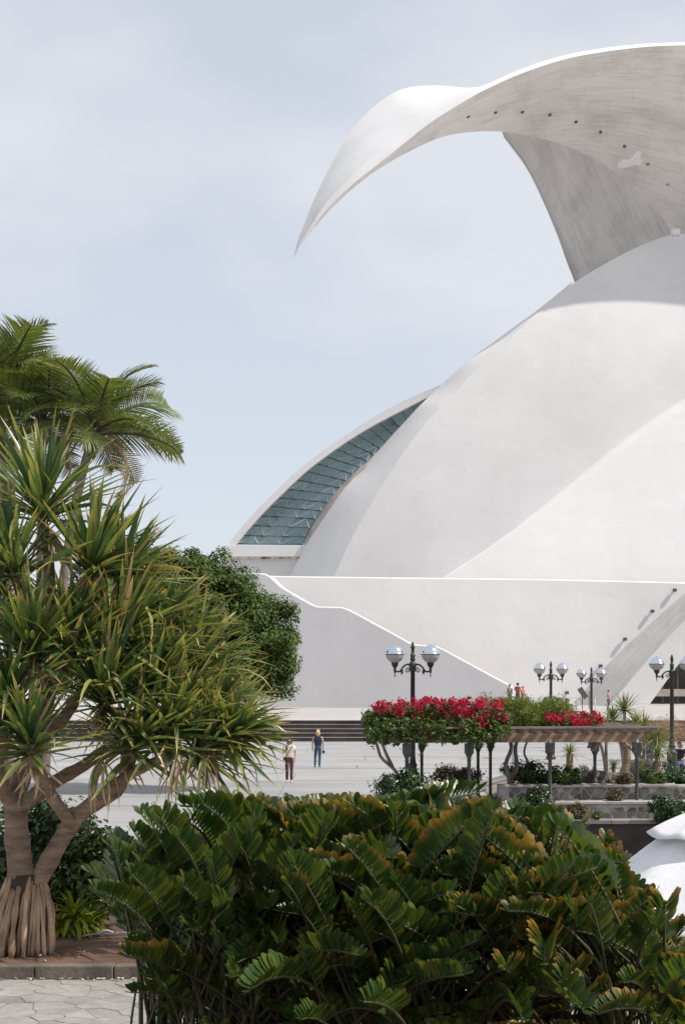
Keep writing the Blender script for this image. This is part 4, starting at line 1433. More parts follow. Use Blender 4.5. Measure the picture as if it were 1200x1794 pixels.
for pi, ((px, py), d, nf, L, lab) in enumerate(PALMS):
    base = atx(70 if pi else 20, d, 0.1)
    pl = thing('feather_palm', lab, 'palm tree', base, 0, 'feather palms behind the screw pine')
    top_ = P(px, py, d) - base
    b = MB()
    b.tube([Vector(q) for q in interp([(0, 0, -0.1), (top_.x * 0.15, 0, top_.z * 0.4), (top_.x * 0.6, 0, top_.z * 0.8), tuple(top_)], 20)], [0.10 - 0.002 * i for i in range(20)], 10)
    b.build('trunk', M['greybark'], pl, True)
    b = MB(); b.tube([top_ - Vector((0.05, 0, 0.5)), top_ - Vector((0.02, 0, .2)), top_ + Vector((0, 0, 0.12))], [0.07, 0.085, 0.04], 8); b.build('crownshaft', M['yucca'], pl, True)
    for k in range(nf):
        f = (k + 0.5) / nf
        az = k * 2.39996 + pi
        el = R(82) - R(95) * f
        dirv = Vector((math.cos(az) * math.cos(el), math.sin(az) * math.cos(el), math.sin(el)))
        dry_ = f > 0.86
        sm, lm = pv_dry if dry_ else rr.choice(pv)
        fr = link('frond', sm, pl)
        l_ = L * rr.uniform(0.82, 1.08)
        fr.matrix_local = Matrix.Translation(top_ - Vector((0, 0, 0.15 * f))) @ (aim(dirv) @ Matrix.Rotation(rr.gauss(0, 0.5), 3, 'Y')).to_4x4() @ Matrix.Scale(l_, 4)
        stuff(link('leaflets', lm, fr))

# ------------------------------------------------------------------ bougainvillea and vine over the pergola
def mass_points(px0, px1, py0, py1, d0, d1, n, per, cr, seed, top_wave=6):
    r = np.random.default_rng(seed)
    pts, nrm = [], []
    for k in range(n):
        px = r.uniform(px0, px1); f = r.random()
        u = (px - px0) / (px1 - px0)
        endk = min(1, u / 0.10, (1 - u) / 0.16) ** 0.5
        mid = (py0 + py1) / 2 + 4
        yt = mid + (py0 - mid) * endk + top_wave * noise.noise((px * 0.03, seed, 0))
        yb = mid + (py1 - mid) * endk + top_wave * noise.noise((px * 0.04, seed, 9))
        py = yt + (yb - yt) * r.random()
        d = r.uniform(d0, d1)
        q = np.array(P(px, py, d))
        e = r.normal(0, 1, (per, 3)); e /= np.linalg.norm(e, axis=1)[:, None]; e *= r.random((per, 1)) ** 0.5
        pts.append(q + e * cr * r.uniform(0.6, 1.3)); nrm.append(e)
    return np.vstack(pts), np.vstack(nrm)
boug = thing('bougainvillea', 'crimson flowering bougainvillea mounded over the end of the pergola', 'bougainvillea', atx(690, 41.6, 0))
def local(o, p):  # world points into a thing's own frame
    return p - np.array(o.location)
p, nn = mass_points(642, 890, 1237, 1288, 40.7, 43.6, 480, 34, 0.20, 4, 13)
p2, nn2 = mass_points(636, 720, 1246, 1300, 40.9, 42.6, 90, 34, 0.18, 5)
p3, nn3 = mass_points(645, 892, 1260, 1299, 40.1, 41.0, 190, 30, 0.15, 7)
p, nn = np.vstack([p, p2, p3]), np.vstack([nn, nn2, nn3])
stuff(leaf_quads(local(boug, p), nn, 0.105, 0.62, 6, 0.7).build('foliage', M['bougleaf'], boug, fix=False))
r_ = np.random.default_rng(8)
sel = []
for k in range(430):
    px = r_.uniform(655, 885); u = (px - 655) / 230
    cover = 0.35 + 0.65 * min(1, u / 0.35)
    py = r_.uniform(1229, 1229 + 30 * cover + 12 * (u > 0.75)) + 8 * abs(u - 0.5)
    d = r_.uniform(40.55, 43.0)
    if r_.random() > cover * (0.75 + 1.5 * noise.noise((px * 0.055, py * 0.09, 5))):
        continue
    e = r_.normal(0, 1, (22, 3)); e /= np.linalg.norm(e, axis=1)[:, None]
    sel.append(np.array(P(px, py, d)) + e * r_.uniform(0.05, 0.15))
for k in range(30):                                       # loose sprays that lift above or trail below the mound
    px = r_.uniform(700, 890); up = r_.random() < 0.55
    d = r_.uniform(40.3, 42.6)
    y0_ = 1238 if up else r_.uniform(1255, 1280)
    for q in range(7):
        py = y0_ - q * 2.2 if up else y0_ + q * 2.6
        e = r_.normal(0, 1, (5, 3)); e /= np.linalg.norm(e, axis=1)[:, None]
        sel.append(np.array(P(px + q * r_.uniform(-1, 1.6), py, d)) + e * 0.06)
sel = np.vstack(sel)
stuff(leaf_quads(local(boug, sel), np.zeros_like(sel), 0.085, 0.8, 9, 0.5).build('flowers', M['bougred'], boug, fix=False))
for pts in ([(705, 1372), (690, 1348), (668, 1328), (660, 1305), (648, 1285), (650, 1268)], [(688, 1345), (676, 1320), (668, 1295), (672, 1270)]):
    b = MB()
    b.tube([P(q[0], q[1], 41.2) - boug.location for q in interp(pts, 18)], [0.055 - 0.0016 * i for i in range(18)], 8)
    b.build('stem', M['greybark'], boug, True)
vine = thing('climbing_vine', 'feathery yellow-green climbing vine heaped on the pergola roof', 'vine', atx(890, 44.0, 0))
p, nn = mass_points(838, 1000, 1226, 1278, 42.2, 45.2, 330, 44, 0.24, 14, 10)
stuff(leaf_quads(local(vine, p), nn, 0.125, 0.26, 12, 0.5).build('foliage', M['vine'], vine, fix=False))
for pts in ([(888, 1400), (893, 1370), (886, 1340), (896, 1310), (888, 1280), (900, 1262)], [(893, 1365), (905, 1345), (903, 1310), (915, 1280)]):
    b = MB()
    b.tube([P(q[0], q[1], 43.0) - vine.location for q in interp(pts, 16)], [0.085 - 0.003 * i for i in range(16)], 8)
    b.build('stem', M['greybark'], vine, True)
b2 = thing('bougainvillea', 'small low crimson bougainvillea spray between the vine and the yuccas', 'bougainvillea', atx(1005, 43.6, 0))
p, nn = mass_points(955, 1055, 1254, 1276, 42.0, 44.6, 90, 26, 0.16, 21, 4)
stuff(leaf_quads(local(b2, p), nn, 0.10, 0.55, 22, 0.6).build('foliage', M['bougleaf'], b2, fix=False))
p, nn = mass_points(957, 1053, 1247, 1270, 41.8, 44.2, 95, 22, 0.13, 23, 6)
stuff(leaf_quads(local(b2, p), nn, 0.085, 0.8, 24, 0.5).build('flowers', M['bougred'], b2, fix=False))
b = MB()
b.tube([P(q[0], q[1], 43.4) - b2.location for q in interp([(912, 1372), (925, 1340), (918, 1318), (930, 1290), (960, 1272), (1000, 1266)], 18)], [0.045 - 0.0015 * i for i in range(18)], 7)
b.build('stem', M['greybark'], b2, True)

# ------------------------------------------------------------------ shrubs, rocks, small palms
shrub('shrub', 'dark leafy shrub at the foot of the first pergola post', atx(706, 40.4, 0), (0.78, 0.6, 0.64), M['darkleaf'], 75, 50, 0.12, 0.22, 41)
shrub('shrub', 'bronze twiggy shrub between the pergola posts on the plaza edge', atx(800, 44.6, 0), (0.85, 0.5, 0.30), M['brownleaf'], 60, 40, 0.10, 0.20, 42, lift=0.4)
shrub('shrub', 'low bronze shrub at the foot of the pergola beside the dark shrub', atx(755, 40.6, 0), (0.55, 0.4, 0.24), M['brownleaf'], 40, 36, 0.09, 0.18, 45)
shrub('shrub', 'tangled dark green shrub behind the pergola above the stone wall', atx(930, 43.6, 0.35), (0.95, 0.6, 0.36), M['darkleaf'], 70, 44, 0.11, 0.20, 43, lift=0.15)
shrub('shrub', 'olive green shrub beside the long boulder in the planted terrace', atx(990, 43.2, 0.35), (0.62, 0.5, 0.34), M['bougleaf'], 55, 44, 0.11, 0.18, 44)
shrub('shrub', 'glossy dark shrub growing out of the stone wall top', atx(946, 41.4, -0.3), (0.42, 0.4, 0.40), M['darkleaf'], 45, 44, 0.10, 0.18, 46, lift=0.1)
shrub('shrub', 'glossy dark shrub between the last pergola post and the tall lamp', atx(1132, 43.4, 0.4), (0.42, 0.4, 0.27), M['darkleaf'], 45, 44, 0.10, 0.16, 47)
shrub('shrub', 'broad glossy dark shrub at the foot of the tall lamp', atx(1192, 42.9, 0.4), (0.55, 0.5, 0.30), M['darkleaf'], 60, 44, 0.11, 0.18, 48)
shrub('shrub', 'leggy green shrub hanging in front of the stone wall ledge', atx(1160, 40.4, -0.9), (0.42, 0.35, 0.42), M['darkleaf'], 40, 40, 0.10, 0.17, 49, lift=0.55)
shrub('shrub', 'leafy green shrub growing beyond the white parasol cap', atx(1192, 40.2, -0.9), (0.55, 0.4, 0.32), M['darkleaf'], 50, 40, 0.10, 0.17, 50, lift=0.55)
shrub('shrub', 'tiny green tuft at the foot of the rubble wall', atx(1046, 40.75, -0.31), (0.16, 0.14, 0.13), M['bougleaf'], 14, 30, 0.07, 0.09, 51, stems=2)
shrub('shrub', 'hazy pinkish dry shrub behind the yuccas', atx(1150, 66, 0), (1.7, 1.2, 0.62), M['pinkgrass'], 90, 60, 0.16, 0.34, 52, aspect=0.12, lift=0.9)
shrub('shrub', 'dense dark shrub behind the screw pine trunk', atx(95, 20.4, 0.12), (0.75, 0.7, 0.85), M['darkleaf'], 110, 46, 0.13, 0.24, 53, lift=0.1)
shrub('shrub', 'dark shrub beside the prop roots of the screw pine', atx(-10, 20.6, 0.12), (0.9, 0.7, 0.85), M['darkleaf'], 90, 46, 0.13, 0.24, 54)
shrub('shrub', 'loose leafy shrub thinning out toward the cycads', atx(170, 20.0, 0.12), (0.55, 0.5, 0.60), M['bougleaf'], 60, 40, 0.13, 0.22, 55, lift=0.2)

for k_, (px, d, z, rx, rz_, mt, lab) in enumerate((
        (1010, 41.05, -0.31, 0.30, 0.20, 'brownleaf', 'small bronze bush on the foot slab of the rubble wall'),
        (905, 41.0, -0.31, 0.40, 0.32, 'darkleaf', 'dark bush in the corner of the wall under the pergola'),
        (1078, 41.6, 0.16, 0.22, 0.13, 'brownleaf', 'dry bronze tuft on the wall ledge near the last post'),
        (1000, 42.2, 0.60, 0.34, 0.16, 'bougleaf', 'leafy sprig spilling over the wall cap by the olive shrub'),
        (1095, 42.3, 0.60, 0.26, 0.14, 'brownleaf', 'bronze sprig on the wall cap left of the last post'),
        (1150, 42.4, 0.60, 0.36, 0.17, 'bougleaf', 'green sprig on the wall cap right of the last post'),
        (1020, 48.6, 0.2, 0.55, 0.30, 'brownleaf', 'bronze bush behind the long grey boulder'),
        (1165, 48.5, 0.2, 0.65, 0.42, 'darkleaf', 'dark bush behind the bushy fan palm'))):
    shrub('shrub', lab, atx(px, d, z), (rx, rx * 0.8, rz_), M[mt], 34, 36, 0.085, 0.13, 80 + k_, stems=3)

def rosette_plant(name, label, loc, trunk_h, n, L, W, mat, cat, heads=None, droop=(0.1, 0.8), lo=-20, trunk_r=0.06, group=None, tmat=None, seed=1):
    r = random.Random(seed)
    t = thing(name, label, cat, loc, 0, group)
    for hx, hz, hl in (heads or [(0, trunk_h, 1.0)]):
        o_ = Vector((hx, 0, hz))
        if hz > 0.12:
            b = MB()
            b.tube([Vector(q) for q in interp([(0, 0, -0.03), (hx * 0.3, 0.02, hz * 0.5), (hx, 0, hz)], 9)], [trunk_r * (1.1 - 0.03 * k) for k in range(9)], 8)
            b.build('trunk', tmat or M['greybark'], t, True)
        b = MB()
        for d, f in rosette_dirs(Vector((hx * 0.4, 0, 1)), n, R(lo), R(86), r):
            vs, fs, ts = blade(L * hl * r.uniform(0.75, 1.1), W, r.uniform(*droop), 5, 0.4, 1.5, 0.75)
            A = aim(d)
            b.add([o_ + A @ v for v in vs], fs, ts)
        stuff(b.build('leaves', mat, t, False, True, fix=False))
    return t
rosette_plant('yucca', 'branching yucca with a tall spiky head behind the pergola roof', atx(1094, 56, 0.2), 1.0, 70, 0.95, 0.055, M['yucca'], 'yucca', [(0.0, 2.35, 1.05), (-0.45, 2.0, 0.75), (0.42, 1.75, 0.8)], seed=61, trunk_r=0.07)
rosette_plant('yucca', 'bushy green yucca clump right of the red flowers', atx(1062, 52, 0.2), 1.0, 80, 0.85, 0.05, M['palm'], 'yucca', [(0.0, 1.65, 1.0), (-0.3, 1.5, 0.9)], seed=62)
rosette_plant('yucca', 'bushy yellow-green yucca clump under the branching yucca', atx(1128, 52, 0.2), 1.0, 80, 0.95, 0.05, M['yucca'], 'yucca', [(0.0, 1.55, 1.05), (0.45, 1.25, 1.0), (-0.35, 1.35, 0.8)], seed=63)
rosette_plant('small_palm', 'little fan palm with a slim trunk in front of the boulders', atx(1075, 44.2, 0.38), 0.62, 46, 0.45, 0.035, M['yucca'], 'palm tree', seed=64, trunk_r=0.07, tmat=M['bark'])
rosette_plant('small_palm', 'stout fan palm behind the pergola beam', atx(998, 48.0, 0.3), 0.95, 50, 0.50, 0.04, M['palm'], 'palm tree', seed=65, trunk_r=0.13, tmat=M['bark'])
rosette_plant('small_palm', 'dark bushy fan palm beside the tall lamp base', atx(1152, 46.5, 0.35), 0.95, 70, 0.70, 0.04, M['palm'], 'palm tree', seed=66, droop=(0.4, 1.4), trunk_r=0.09, tmat=M['bark'])
rosette_plant('small_palm', 'low fan palm behind the last pergola post', atx(1122, 45.0, 0.35), 0.45, 50, 0.50, 0.04, M['palm'], 'palm tree', seed=67, trunk_r=0.08, tmat=M['bark'])
for px, d, z, L_, lab in ((1138, 43.0, 0.45, 0.32, 'orange-brown dried agave rosette by the dark shrub'), (1170, 43.0, 0.45, 0.30, 'orange-brown dried agave rosette at the tall lamp foot'), (1074, 42.9, 0.6, 0.25, 'dry orange tuft below the little fan palm')):
    rosette_plant('dry_rosette', lab, atx(px, d, z), 0.1, 26, L_, 0.035, M['palm_dry'], 'dry plant', seed=px)
rosette_plant('fern', 'yellow-green fern fronds on the soil behind the prop roots', atx(128, 19.5, 0.12), 0.25, 30, 0.55, 0.075, M['fern'], 'fern', [(0, 0.25, 1.0), (0.18, 0.12, 0.8), (-0.12, 0.1, 0.7)], (0.6, 1.6), -10, seed=70)
# pruned tree trunk in the planted terrace
tk = thing('pruned_trunk', 'thick brown forked trunk standing behind the pergola beam', 'tree trunk', atx(1096, 47.0, 0.3))
b = MB(); b.tube([Vector(q) for q in interp([(-0.05, 0, -0.05), (-0.02, 0, 0.4), (0.06, 0, 0.9), (0.02, 0, 1.3)], 12)], [0.17 - 0.006 * i for i in range(12)], 10); b.build('trunk', M['bark'], tk, True)
for s in (-1, 1):
    b = MB(); b.tube([Vector(q) for q in interp([(0.03, 0, 1.15), (s * 0.25 + .02, 0, 1.45), (s * 0.5, 0, 1.55)], 8)], [0.09 - 0.006 * i for i in range(8)], 8); b.build('limb', M['bark'], tk, True)

def rock(label, px, d, z, size, seed, group=None):
    bm = bmesh.new()
    bmesh.ops.create_icosphere(bm, subdivisions=3, radius=1.0)
    for v in bm.verts:
        q = v.co.copy()
        k = max(abs(q.x), abs(q.y), abs(q.z))
        q = q.lerp(q / k, 0.55)
        q *= 1 + 0.22 * noise.noise(q * 1.3 + Vector((seed, 0, 0))) + 0.08 * noise.noise(q * 4 + Vector((seed, 3, 0)))
        v.co = Vector((q.x * size[0], q.y * size[1], q.z * size[2]))
    me = bpy.data.meshes.new('boulder'); bm.to_mesh(me); bm.free()
    me.materials.append(M['rock'])
    o = link('boulder', me); o.location = atx(px, d, z + size[2] * 0.75)
    o.rotation_euler = (0, 0, seed * 0.7)
    return tag(o, label, 'boulder', group)
rock('long grey boulder resting on the stone wall top', 1048, 43.4, 0.40, (0.85, 0.45, 0.30), 1)
rock('dark squared boulder behind the little fan palm', 1090, 45.6, 0.42, (0.48, 0.35, 0.20), 2)
rock('dark low boulder left of the dark squared one', 1060, 46.2, 0.40, (0.42, 0.3, 0.18), 3)
rock('tall grey block of rock behind the last pergola post', 1122, 50.0, 0.20, (0.62, 0.4, 0.42), 4)
rock('small pale rock beside the dried agaves', 1180, 43.2, 0.45, (0.22, 0.2, 0.10), 5)
rock('round grey rock near the olive green shrub', 1010, 46.0, 0.35, (0.30, 0.25, 0.17), 6)
# bleached fallen branch on the soil
br = thing('fallen_branch', 'bleached crooked dead branch lying on the reddish soil', 'branch', atx(180, 19.2, 0.14))
for pts in ([(-0.35, 0, 0.02), (-0.1, 0.05, 0.05), (0.15, 0, 0.06), (0.3, -.02, 0.08), (0.38, -.05, 0.03)], [(0.15, 0, 0.06), (0.27, 0.03, 0.12), (0.36, 0.02, 0.14)], [(-0.1, 0.05, 0.05), (0.02, 0.1, 0.09), (0.12, 0.14, 0.05)]):
    b = MB(); b.tube([Vector(q) for q in interp(pts, 10)], 0.014, 6); b.build('twig', M['mortar'], br, True)

# ------------------------------------------------------------------ white parasol (right)
PZ = 18.6
par = thing('parasol', 'large white fabric parasol with vented cap standing below the stone wall', 'parasol', atx(1268, PZ, -1.56))
def prel(px, py, d):
    return P(px, py, d) - par.location
apex = prel(1268, 1404, PZ)
half = 1.95
def canopy(z_top, z_rim, r_in, r_out, n_r, scallop, rot):
    rows = []
    for i in range(n_r + 1):
        t = i / n_r
        r0 = r_in + (r_out - r_in) * t
        row = []
        for k in range(64):
            a = k / 64 * 2 * math.pi
            u = (a + rot) % (math.pi / 4) / (math.pi / 4)          # eight ribs
            sag = math.sin(math.pi * u)
            oct_ = math.cos(math.pi / 8) / math.cos((a + rot) % (math.pi / 4) - math.pi / 8)
            rr_ = r0 * oct_
            z = z_top + (z_rim - z_top) * (t ** 1.25) - scallop * sag * t + 0.012 * math.sin(9 * a + 7 * t) * t
            row.append(Vector((rr_ * math.cos(a), rr_ * math.sin(a), z)))
        rows.append(row)
    return rows
az = apex.z
b = MB()
main = canopy(az - 0.16, az - 1.40, 0.25, half, 14, 0.05, 0.25)
b.grid(main, True)
edge_row = main[-1]
b.grid([edge_row, [v + Vector((0, 0, -0.14)) + Vector((v.x, v.y, 0)).normalized() * 0.015 for v in edge_row]], True)
cano = b.build('canopy', M['fabric'], par, True)
sd = cano.modifiers.new('cloth', 'SOLIDIFY'); sd.thickness = 0.006
b = MB()
capr = canopy(az + 0.03, az - 0.40, 0.0, 1.02, 8, 0.07, 0.05)
b.grid(capr, True)
cp_ = b.build('vent_cap', M['fabric'], par, True)
sd = cp_.modifiers.new('cloth', 'SOLIDIFY'); sd.thickness = 0.006
b = MB(); b.lathe([(0, 0), (0.35, 0), (0.35, 0.08), (0.06, 0.12), (0.028, 0.14), (0.028, az - 0.05), (0, az - 0.04)], (0, 0, 0), 14); b.build('pole', M['wood'], par, True)
for k in range(8):
    a = k * math.pi / 4 - 0.25
    b = MB(); b.tube([Vector((0.03 * math.cos(a), 0.03 * math.sin(a), az - 0.22)), Vector((half * 0.5 * math.cos(a), half * 0.5 * math.sin(a), az - 0.72)), Vector((half * 0.98 * math.cos(a), half * 0.98 * math.sin(a), az - 1.46))], 0.013, 6); b.build('rib', M['wood'], par)

# ------------------------------------------------------------------ information stand, rope barrier, dog
inf = thing('information_stand', 'small tilted information panel on thin posts beside the hall wall', 'information stand', atx(1026, 118, terrace_z(118)))
b = MB()
for s in (-0.28, 0.28):
    b.box((s * 1.0, 0, 0.75), (0.06, 0.06, 1.5))
b.build('post', M['iron'], inf)
b = MB()
q = Matrix.Rotation(R(-35), 3, 'Y')
vs = [q @ Vector(v) + Vector((-0.25, -0.1, 1.35)) for v in ((-0.22, 0, -0.5), (0.22, 0, -0.5), (0.22, 0, 0.5), (-0.22, 0, 0.5))]
b.poly(vs, Vector((0, 0.06, 0))); b.build('panel', plain('information_panel', (0.10, 0.09, 0.08), 0.4), inf)
rope = thing('rope_barrier', 'thin rope barrier on slim posts along the white wall', 'barrier', atx(980, 119, terrace_z(119)))
for k in range(-8, 9, 2):
    b = MB(); b.lathe([(0, 0), (0.14, 0), (0.14, 0.03), (0.025, 0.05), (0.025, 1.0), (0, 1.02)], (k * 0.75, 0, 0), 8); b.build('post', M['zinc'], rope, True)
b = MB()
b.tube([Vector((k * 0.375, 0, 0.97 - 0.06 * math.sin(math.pi * ((k + 16) % 4) / 4))) for k in range(-16, 17)], 0.018, 5); b.build('rope', M['zinc'], rope)

def skin_mesh(name, verts, edges, radii, mat, parent, sub=2, root=0, flatten=None):
    """a body grown round a skeleton: skin + subdivision, baked to one mesh"""
    me = bpy.data.meshes.new(name)
    me.from_pydata([tuple(v) for v in verts], edges, [])
    o = bpy.data.objects.new(name, me)
    COL.objects.link(o)
    o.modifiers.new('skin', 'SKIN')
    sv = me.skin_vertices[0].data
    for i, r in enumerate(radii):
        sv[i].radius = (r, r) if not isinstance(r, tuple) else r
        sv[i].use_root = (i == root)
    m = o.modifiers.new('sub', 'SUBSURF'); m.levels = m.render_levels = sub
    dg = bpy.context.evaluated_depsgraph_get()
    new = bpy.data.meshes.new_from_object(o.evaluated_get(dg))
    bpy.data.objects.remove(o)
    new.name = name
    new.materials.clear(); new.materials.append(mat)
    new.polygons.foreach_set('use_smooth', [True] * len(new.polygons))
    return link(name, new, parent)

M['skin'] = plain('skin', (0.46, 0.28, 0.20), 0.5)
def cloth(c, name='cloth'):
    return surf(name, tuple(q * 0.85 for q in c), tuple(min(1, q * 1.15) for q in c), 9, 0.85, bump_s=0.2, bump_d=0.01, spec=0.2)

def person(label, loc, H, rz, shirt, trousers, hair, shoes, pose=None, hair_len=0.10, sleeves=0.5, glasses=False, sit=False, fingers=True, cap=None):
    """one figure, facing -Y before rz; joints in units of body height"""
    t = thing('person', label, 'person', loc, rz)
    J = dict(pelvis=(0, 0, .53), waist=(0, 0, .61), chest=(0, 0, .72), neck=(0, 0.005, .835), skull0=(0, -.005, .875), skull=(0, -.008, .93), crown=(0, 0.0, .975),
             shL=(.105, 0, .805), elL=(.125, .015, .645), wrL=(.125, -.015, .50), shR=(-.105, 0, .805), elR=(-.125, .015, .645), wrR=(-.125, -.015, .50),
             hipL=(.05, 0, .50), knL=(.055, -.01, .285), anL=(.055, .015, .05), toL=(.06, -.07, .018), hipR=(-.05, 0, .50), knR=(-.055, -.01, .285), anR=(-.055, .015, .05), toR=(-.06, -.07, .018))
    if pose:
        J.update(pose)
    V = {k: Vector(v) * H for k, v in J.items()}
    rad = dict(pelvis=.070, waist=.060, chest=.072, neck=.031, skull0=.040, skull=.052, crown=.036, shL=.036, elL=.024, wrL=.017, shR=.036, elR=.024, wrR=.017,
               hipL=.054, knL=.034, anL=.022, toL=.018, hipR=.054, knR=.034, anR=.022, toR=.018)
    bones = [('pelvis', 'waist'), ('waist', 'chest'), ('chest', 'neck'), ('neck', 'skull0'), ('skull0', 'skull'), ('skull', 'crown'), ('chest', 'shL'), ('shL', 'elL'), ('elL', 'wrL'), ('chest', 'shR'), ('shR', 'elR'), ('elR', 'wrR'),
             ('pelvis', 'hipL'), ('hipL', 'knL'), ('knL', 'anL'), ('anL', 'toL'), ('pelvis', 'hipR'), ('hipR', 'knR'), ('knR', 'anR'), ('anR', 'toR')]
    if fingers:
        for s in 'LR':
            w_, e_ = V['wr' + s], V['el' + s]
            d = (w_ - e_).normalized()
            side = d.cross(Vector((1, 0, 0))).normalized() if abs(d.x) < 0.8 else Vector((0, 0, 1))
            V['palm' + s] = w_ + d * .045 * H; rad['palm' + s] = .019
            bones.append(('wr' + s, 'palm' + s))
            for fi, (off, ln) in enumerate(((-.016, .036), (-.006, .044), (.005, .042), (.015, .034))):
                a, c_ = 'f%d%sa' % (fi, s), 'f%d%sb' % (fi, s)
                V[a] = V['palm' + s] + (side * off + d * .022) * H; V[c_] = V[a] + (d * ln * 0.8 + Vector((0, -.008, 0))) * H
                rad[a] = .0062; rad[c_] = .0048
                bones += [('palm' + s, a), (a, c_)]
            V['th' + s] = w_ + (d * .035 - side * .030) * H; rad['th' + s] = .007
            bones.append(('wr' + s, 'th' + s))
    names = list(V)
    idx = {k: i for i, k in enumerate(names)}
    fac = 1.0
    RR = []
    for k in names:
        r = rad[k] * H
        RR.append((r * 1.25, r * 0.82) if k in ('pelvis', 'waist', 'chest') else r)
    skin_mesh('body', [V[k] for k in names], [(idx[a], idx[b_]) for a, b_ in bones], RR, M['skin'], t)
    def garment(name, keys, bn, grow, mat, over=None):
        ks = list(keys)
        ii = {k: i for i, k in enumerate(ks)}
        vv = [(over or {}).get(k, V.get(k)) for k in ks]
        r_ = []
        for k in ks:
            q_ = rad.get(k, 0.03) * H + grow * H
            r_.append((q_ * 1.28, q_ * 0.86) if k in ('pelvis', 'waist', 'chest', 'hem') else q_)
        return skin_mesh(name, vv, [(ii[a], ii[b_]) for a, b_ in bn], r_, mat, t)
    ov = {}
    for s in 'LR':
        ov['sl' + s] = V['sh' + s].lerp(V['el' + s], sleeves if sleeves <= 1 else 1.0); rad['sl' + s] = .031
    ov['hem'] = V['pelvis'] + Vector((0, 0, -0.070 * H)); rad['hem'] = .066
    ov['collar'] = V['chest'].lerp(V['neck'], 0.75); rad['collar'] = .036
    bn = [('chest', 'waist'), ('waist', 'hem'), ('chest', 'collar'), ('chest', 'shL'), ('chest', 'shR')]
    keys = ['chest', 'waist', 'hem', 'collar', 'shL', 'shR']
    if sleeves > 0.05:
        bn += [('shL', 'slL'), ('shR', 'slR')]; keys += ['slL', 'slR']
    garment('shirt', keys, bn, .011, shirt, ov)
    rad['wtop'] = .064
    ov['wtop'] = V['pelvis'].lerp(V['waist'], 0.9)
    garment('trousers', ['pelvis', 'wtop', 'hipL', 'knL', 'cuL', 'hipR', 'knR', 'cuR'], [('pelvis', 'wtop'), ('pelvis', 'hipL'), ('hipL', 'knL'), ('knL', 'cuL'), ('pelvis', 'hipR'), ('hipR', 'knR'), ('knR', 'cuR')], .006, trousers,
            {'pelvis': V['pelvis'], 'wtop': ov['wtop'], 'cuL': V['anL'] + Vector((0, 0, -.008 * H)), 'cuR': V['anR'] + Vector((0, 0, -.008 * H))} if not rad.update({'cuL': .026, 'cuR': .026}) else None)
    for s in 'LR':
        skin_mesh('shoe', [V['an' + s] + Vector((0, .02, -.022)) * H, V['to' + s] * 0.5 + V['an' + s] * 0.5 + Vector((0, 0, -.010 * H)), V['to' + s] + Vector((0, -.012 * H, 0))], [(0, 1), (1, 2)], [.022 * H, .024 * H, .018 * H], shoes, t)
    # hair: cap over the back of the skull
    hv = [V['crown'] + Vector((0, .012, -.022)) * H, V['skull'] + Vector((0, .026, .010)) * H, V['skull0'] + Vector((0, .030, -.0)) * H]
    he, hr = [(0, 1), (1, 2)], [.046 * H, .056 * H, .044 * H]
    hv.append(V['skull'] + Vector((0, -.018, .030)) * H); hr.append(.036 * H); he.append((0, 3))
    if hair_len > .06:
        for s in (-1, 1):
            hv.append(V['skull'] + Vector((s * .040, .008, -.012)) * H); hr.append(.024 * H); he.append((1, len(hv) - 1))
            hv.append(V['skull'] + Vector((s * .042, .008, -hair_len * 0.75)) * H); hr.append(.020 * H); he.append((len(hv) - 2, len(hv) - 1))
        hv.append(V['skull0'] + Vector((0, .034, -hair_len * 0.35)) * H); hr.append(.034 * H); he.append((2, len(hv) - 1))
    skin_mesh('hair', hv, he, hr, hair, t)
    fc = V['skull'] + Vector((0, -.050, -.004)) * H
    b = MB(); b.add([fc + Vector(v) * H for v in ((-.006, .004, .008), (.006, .004, .008), (0, -.014, -.012), (-.010, .002, -.014), (.010, .002, -.014))], [(0, 1, 2), (0, 2, 3), (1, 4, 2), (2, 4, 3)]); b.build('nose', M['skin'], t)
    b = MB(); b.box(fc + Vector((0, .004, -.030)) * H, (.022 * H, .006 * H, .005 * H)); b.build('mouth', plain('lips', (0.36, 0.13, 0.12), 0.5), t)
    for s in (-1, 1):
        b = MB(); b.lathe([(0, -.005 * H), (.005 * H, 0), (0, .005 * H)], fc + Vector((s * .019, .004, .006)) * H, 8); b.build('eye', M['iron'], t)
        b = MB(); b.lathe([(0, -.014 * H), (.007 * H, -.004 * H), (.008 * H, .008 * H), (0, .014 * H)], V['skull'] + Vector((s * .051, .0, -.005)) * H, 8); b.build('ear', M['skin'], t, True)
    if glasses:
        b = MB()
        for s in (-1, 1):
            b.box(fc + Vector((s * .019, -.004, .006)) * H, (.030 * H, .008 * H, .020 * H))
        b.box(fc + Vector((0, -.004, .008)) * H, (.014 * H, .006 * H, .005 * H)); b.build('sunglasses', M['iron'], t)
    if cap:
        b = MB(); cc = V['crown']
        b.lathe([(.060 * H, -.030 * H), (.058 * H, .0), (.045 * H, .022 * H), (0, .032 * H)], cc, 12); b.box(cc + Vector((0, -.07, -.026)) * H, (.09 * H, .08 * H, .008 * H)); b.build('cap', cap, t, True)
    return t, V

blonde = plain('blonde_hair', (0.55, 0.38, 0.20), 0.6)
brown = plain('brown_hair', (0.055, 0.032, 0.022), 0.55)
white_shoe = plain('white_shoe', (0.75, 0.74, 0.73), 0.6)
dark_shoe = plain('dark_shoe', (0.05, 0.03, 0.03), 0.6)
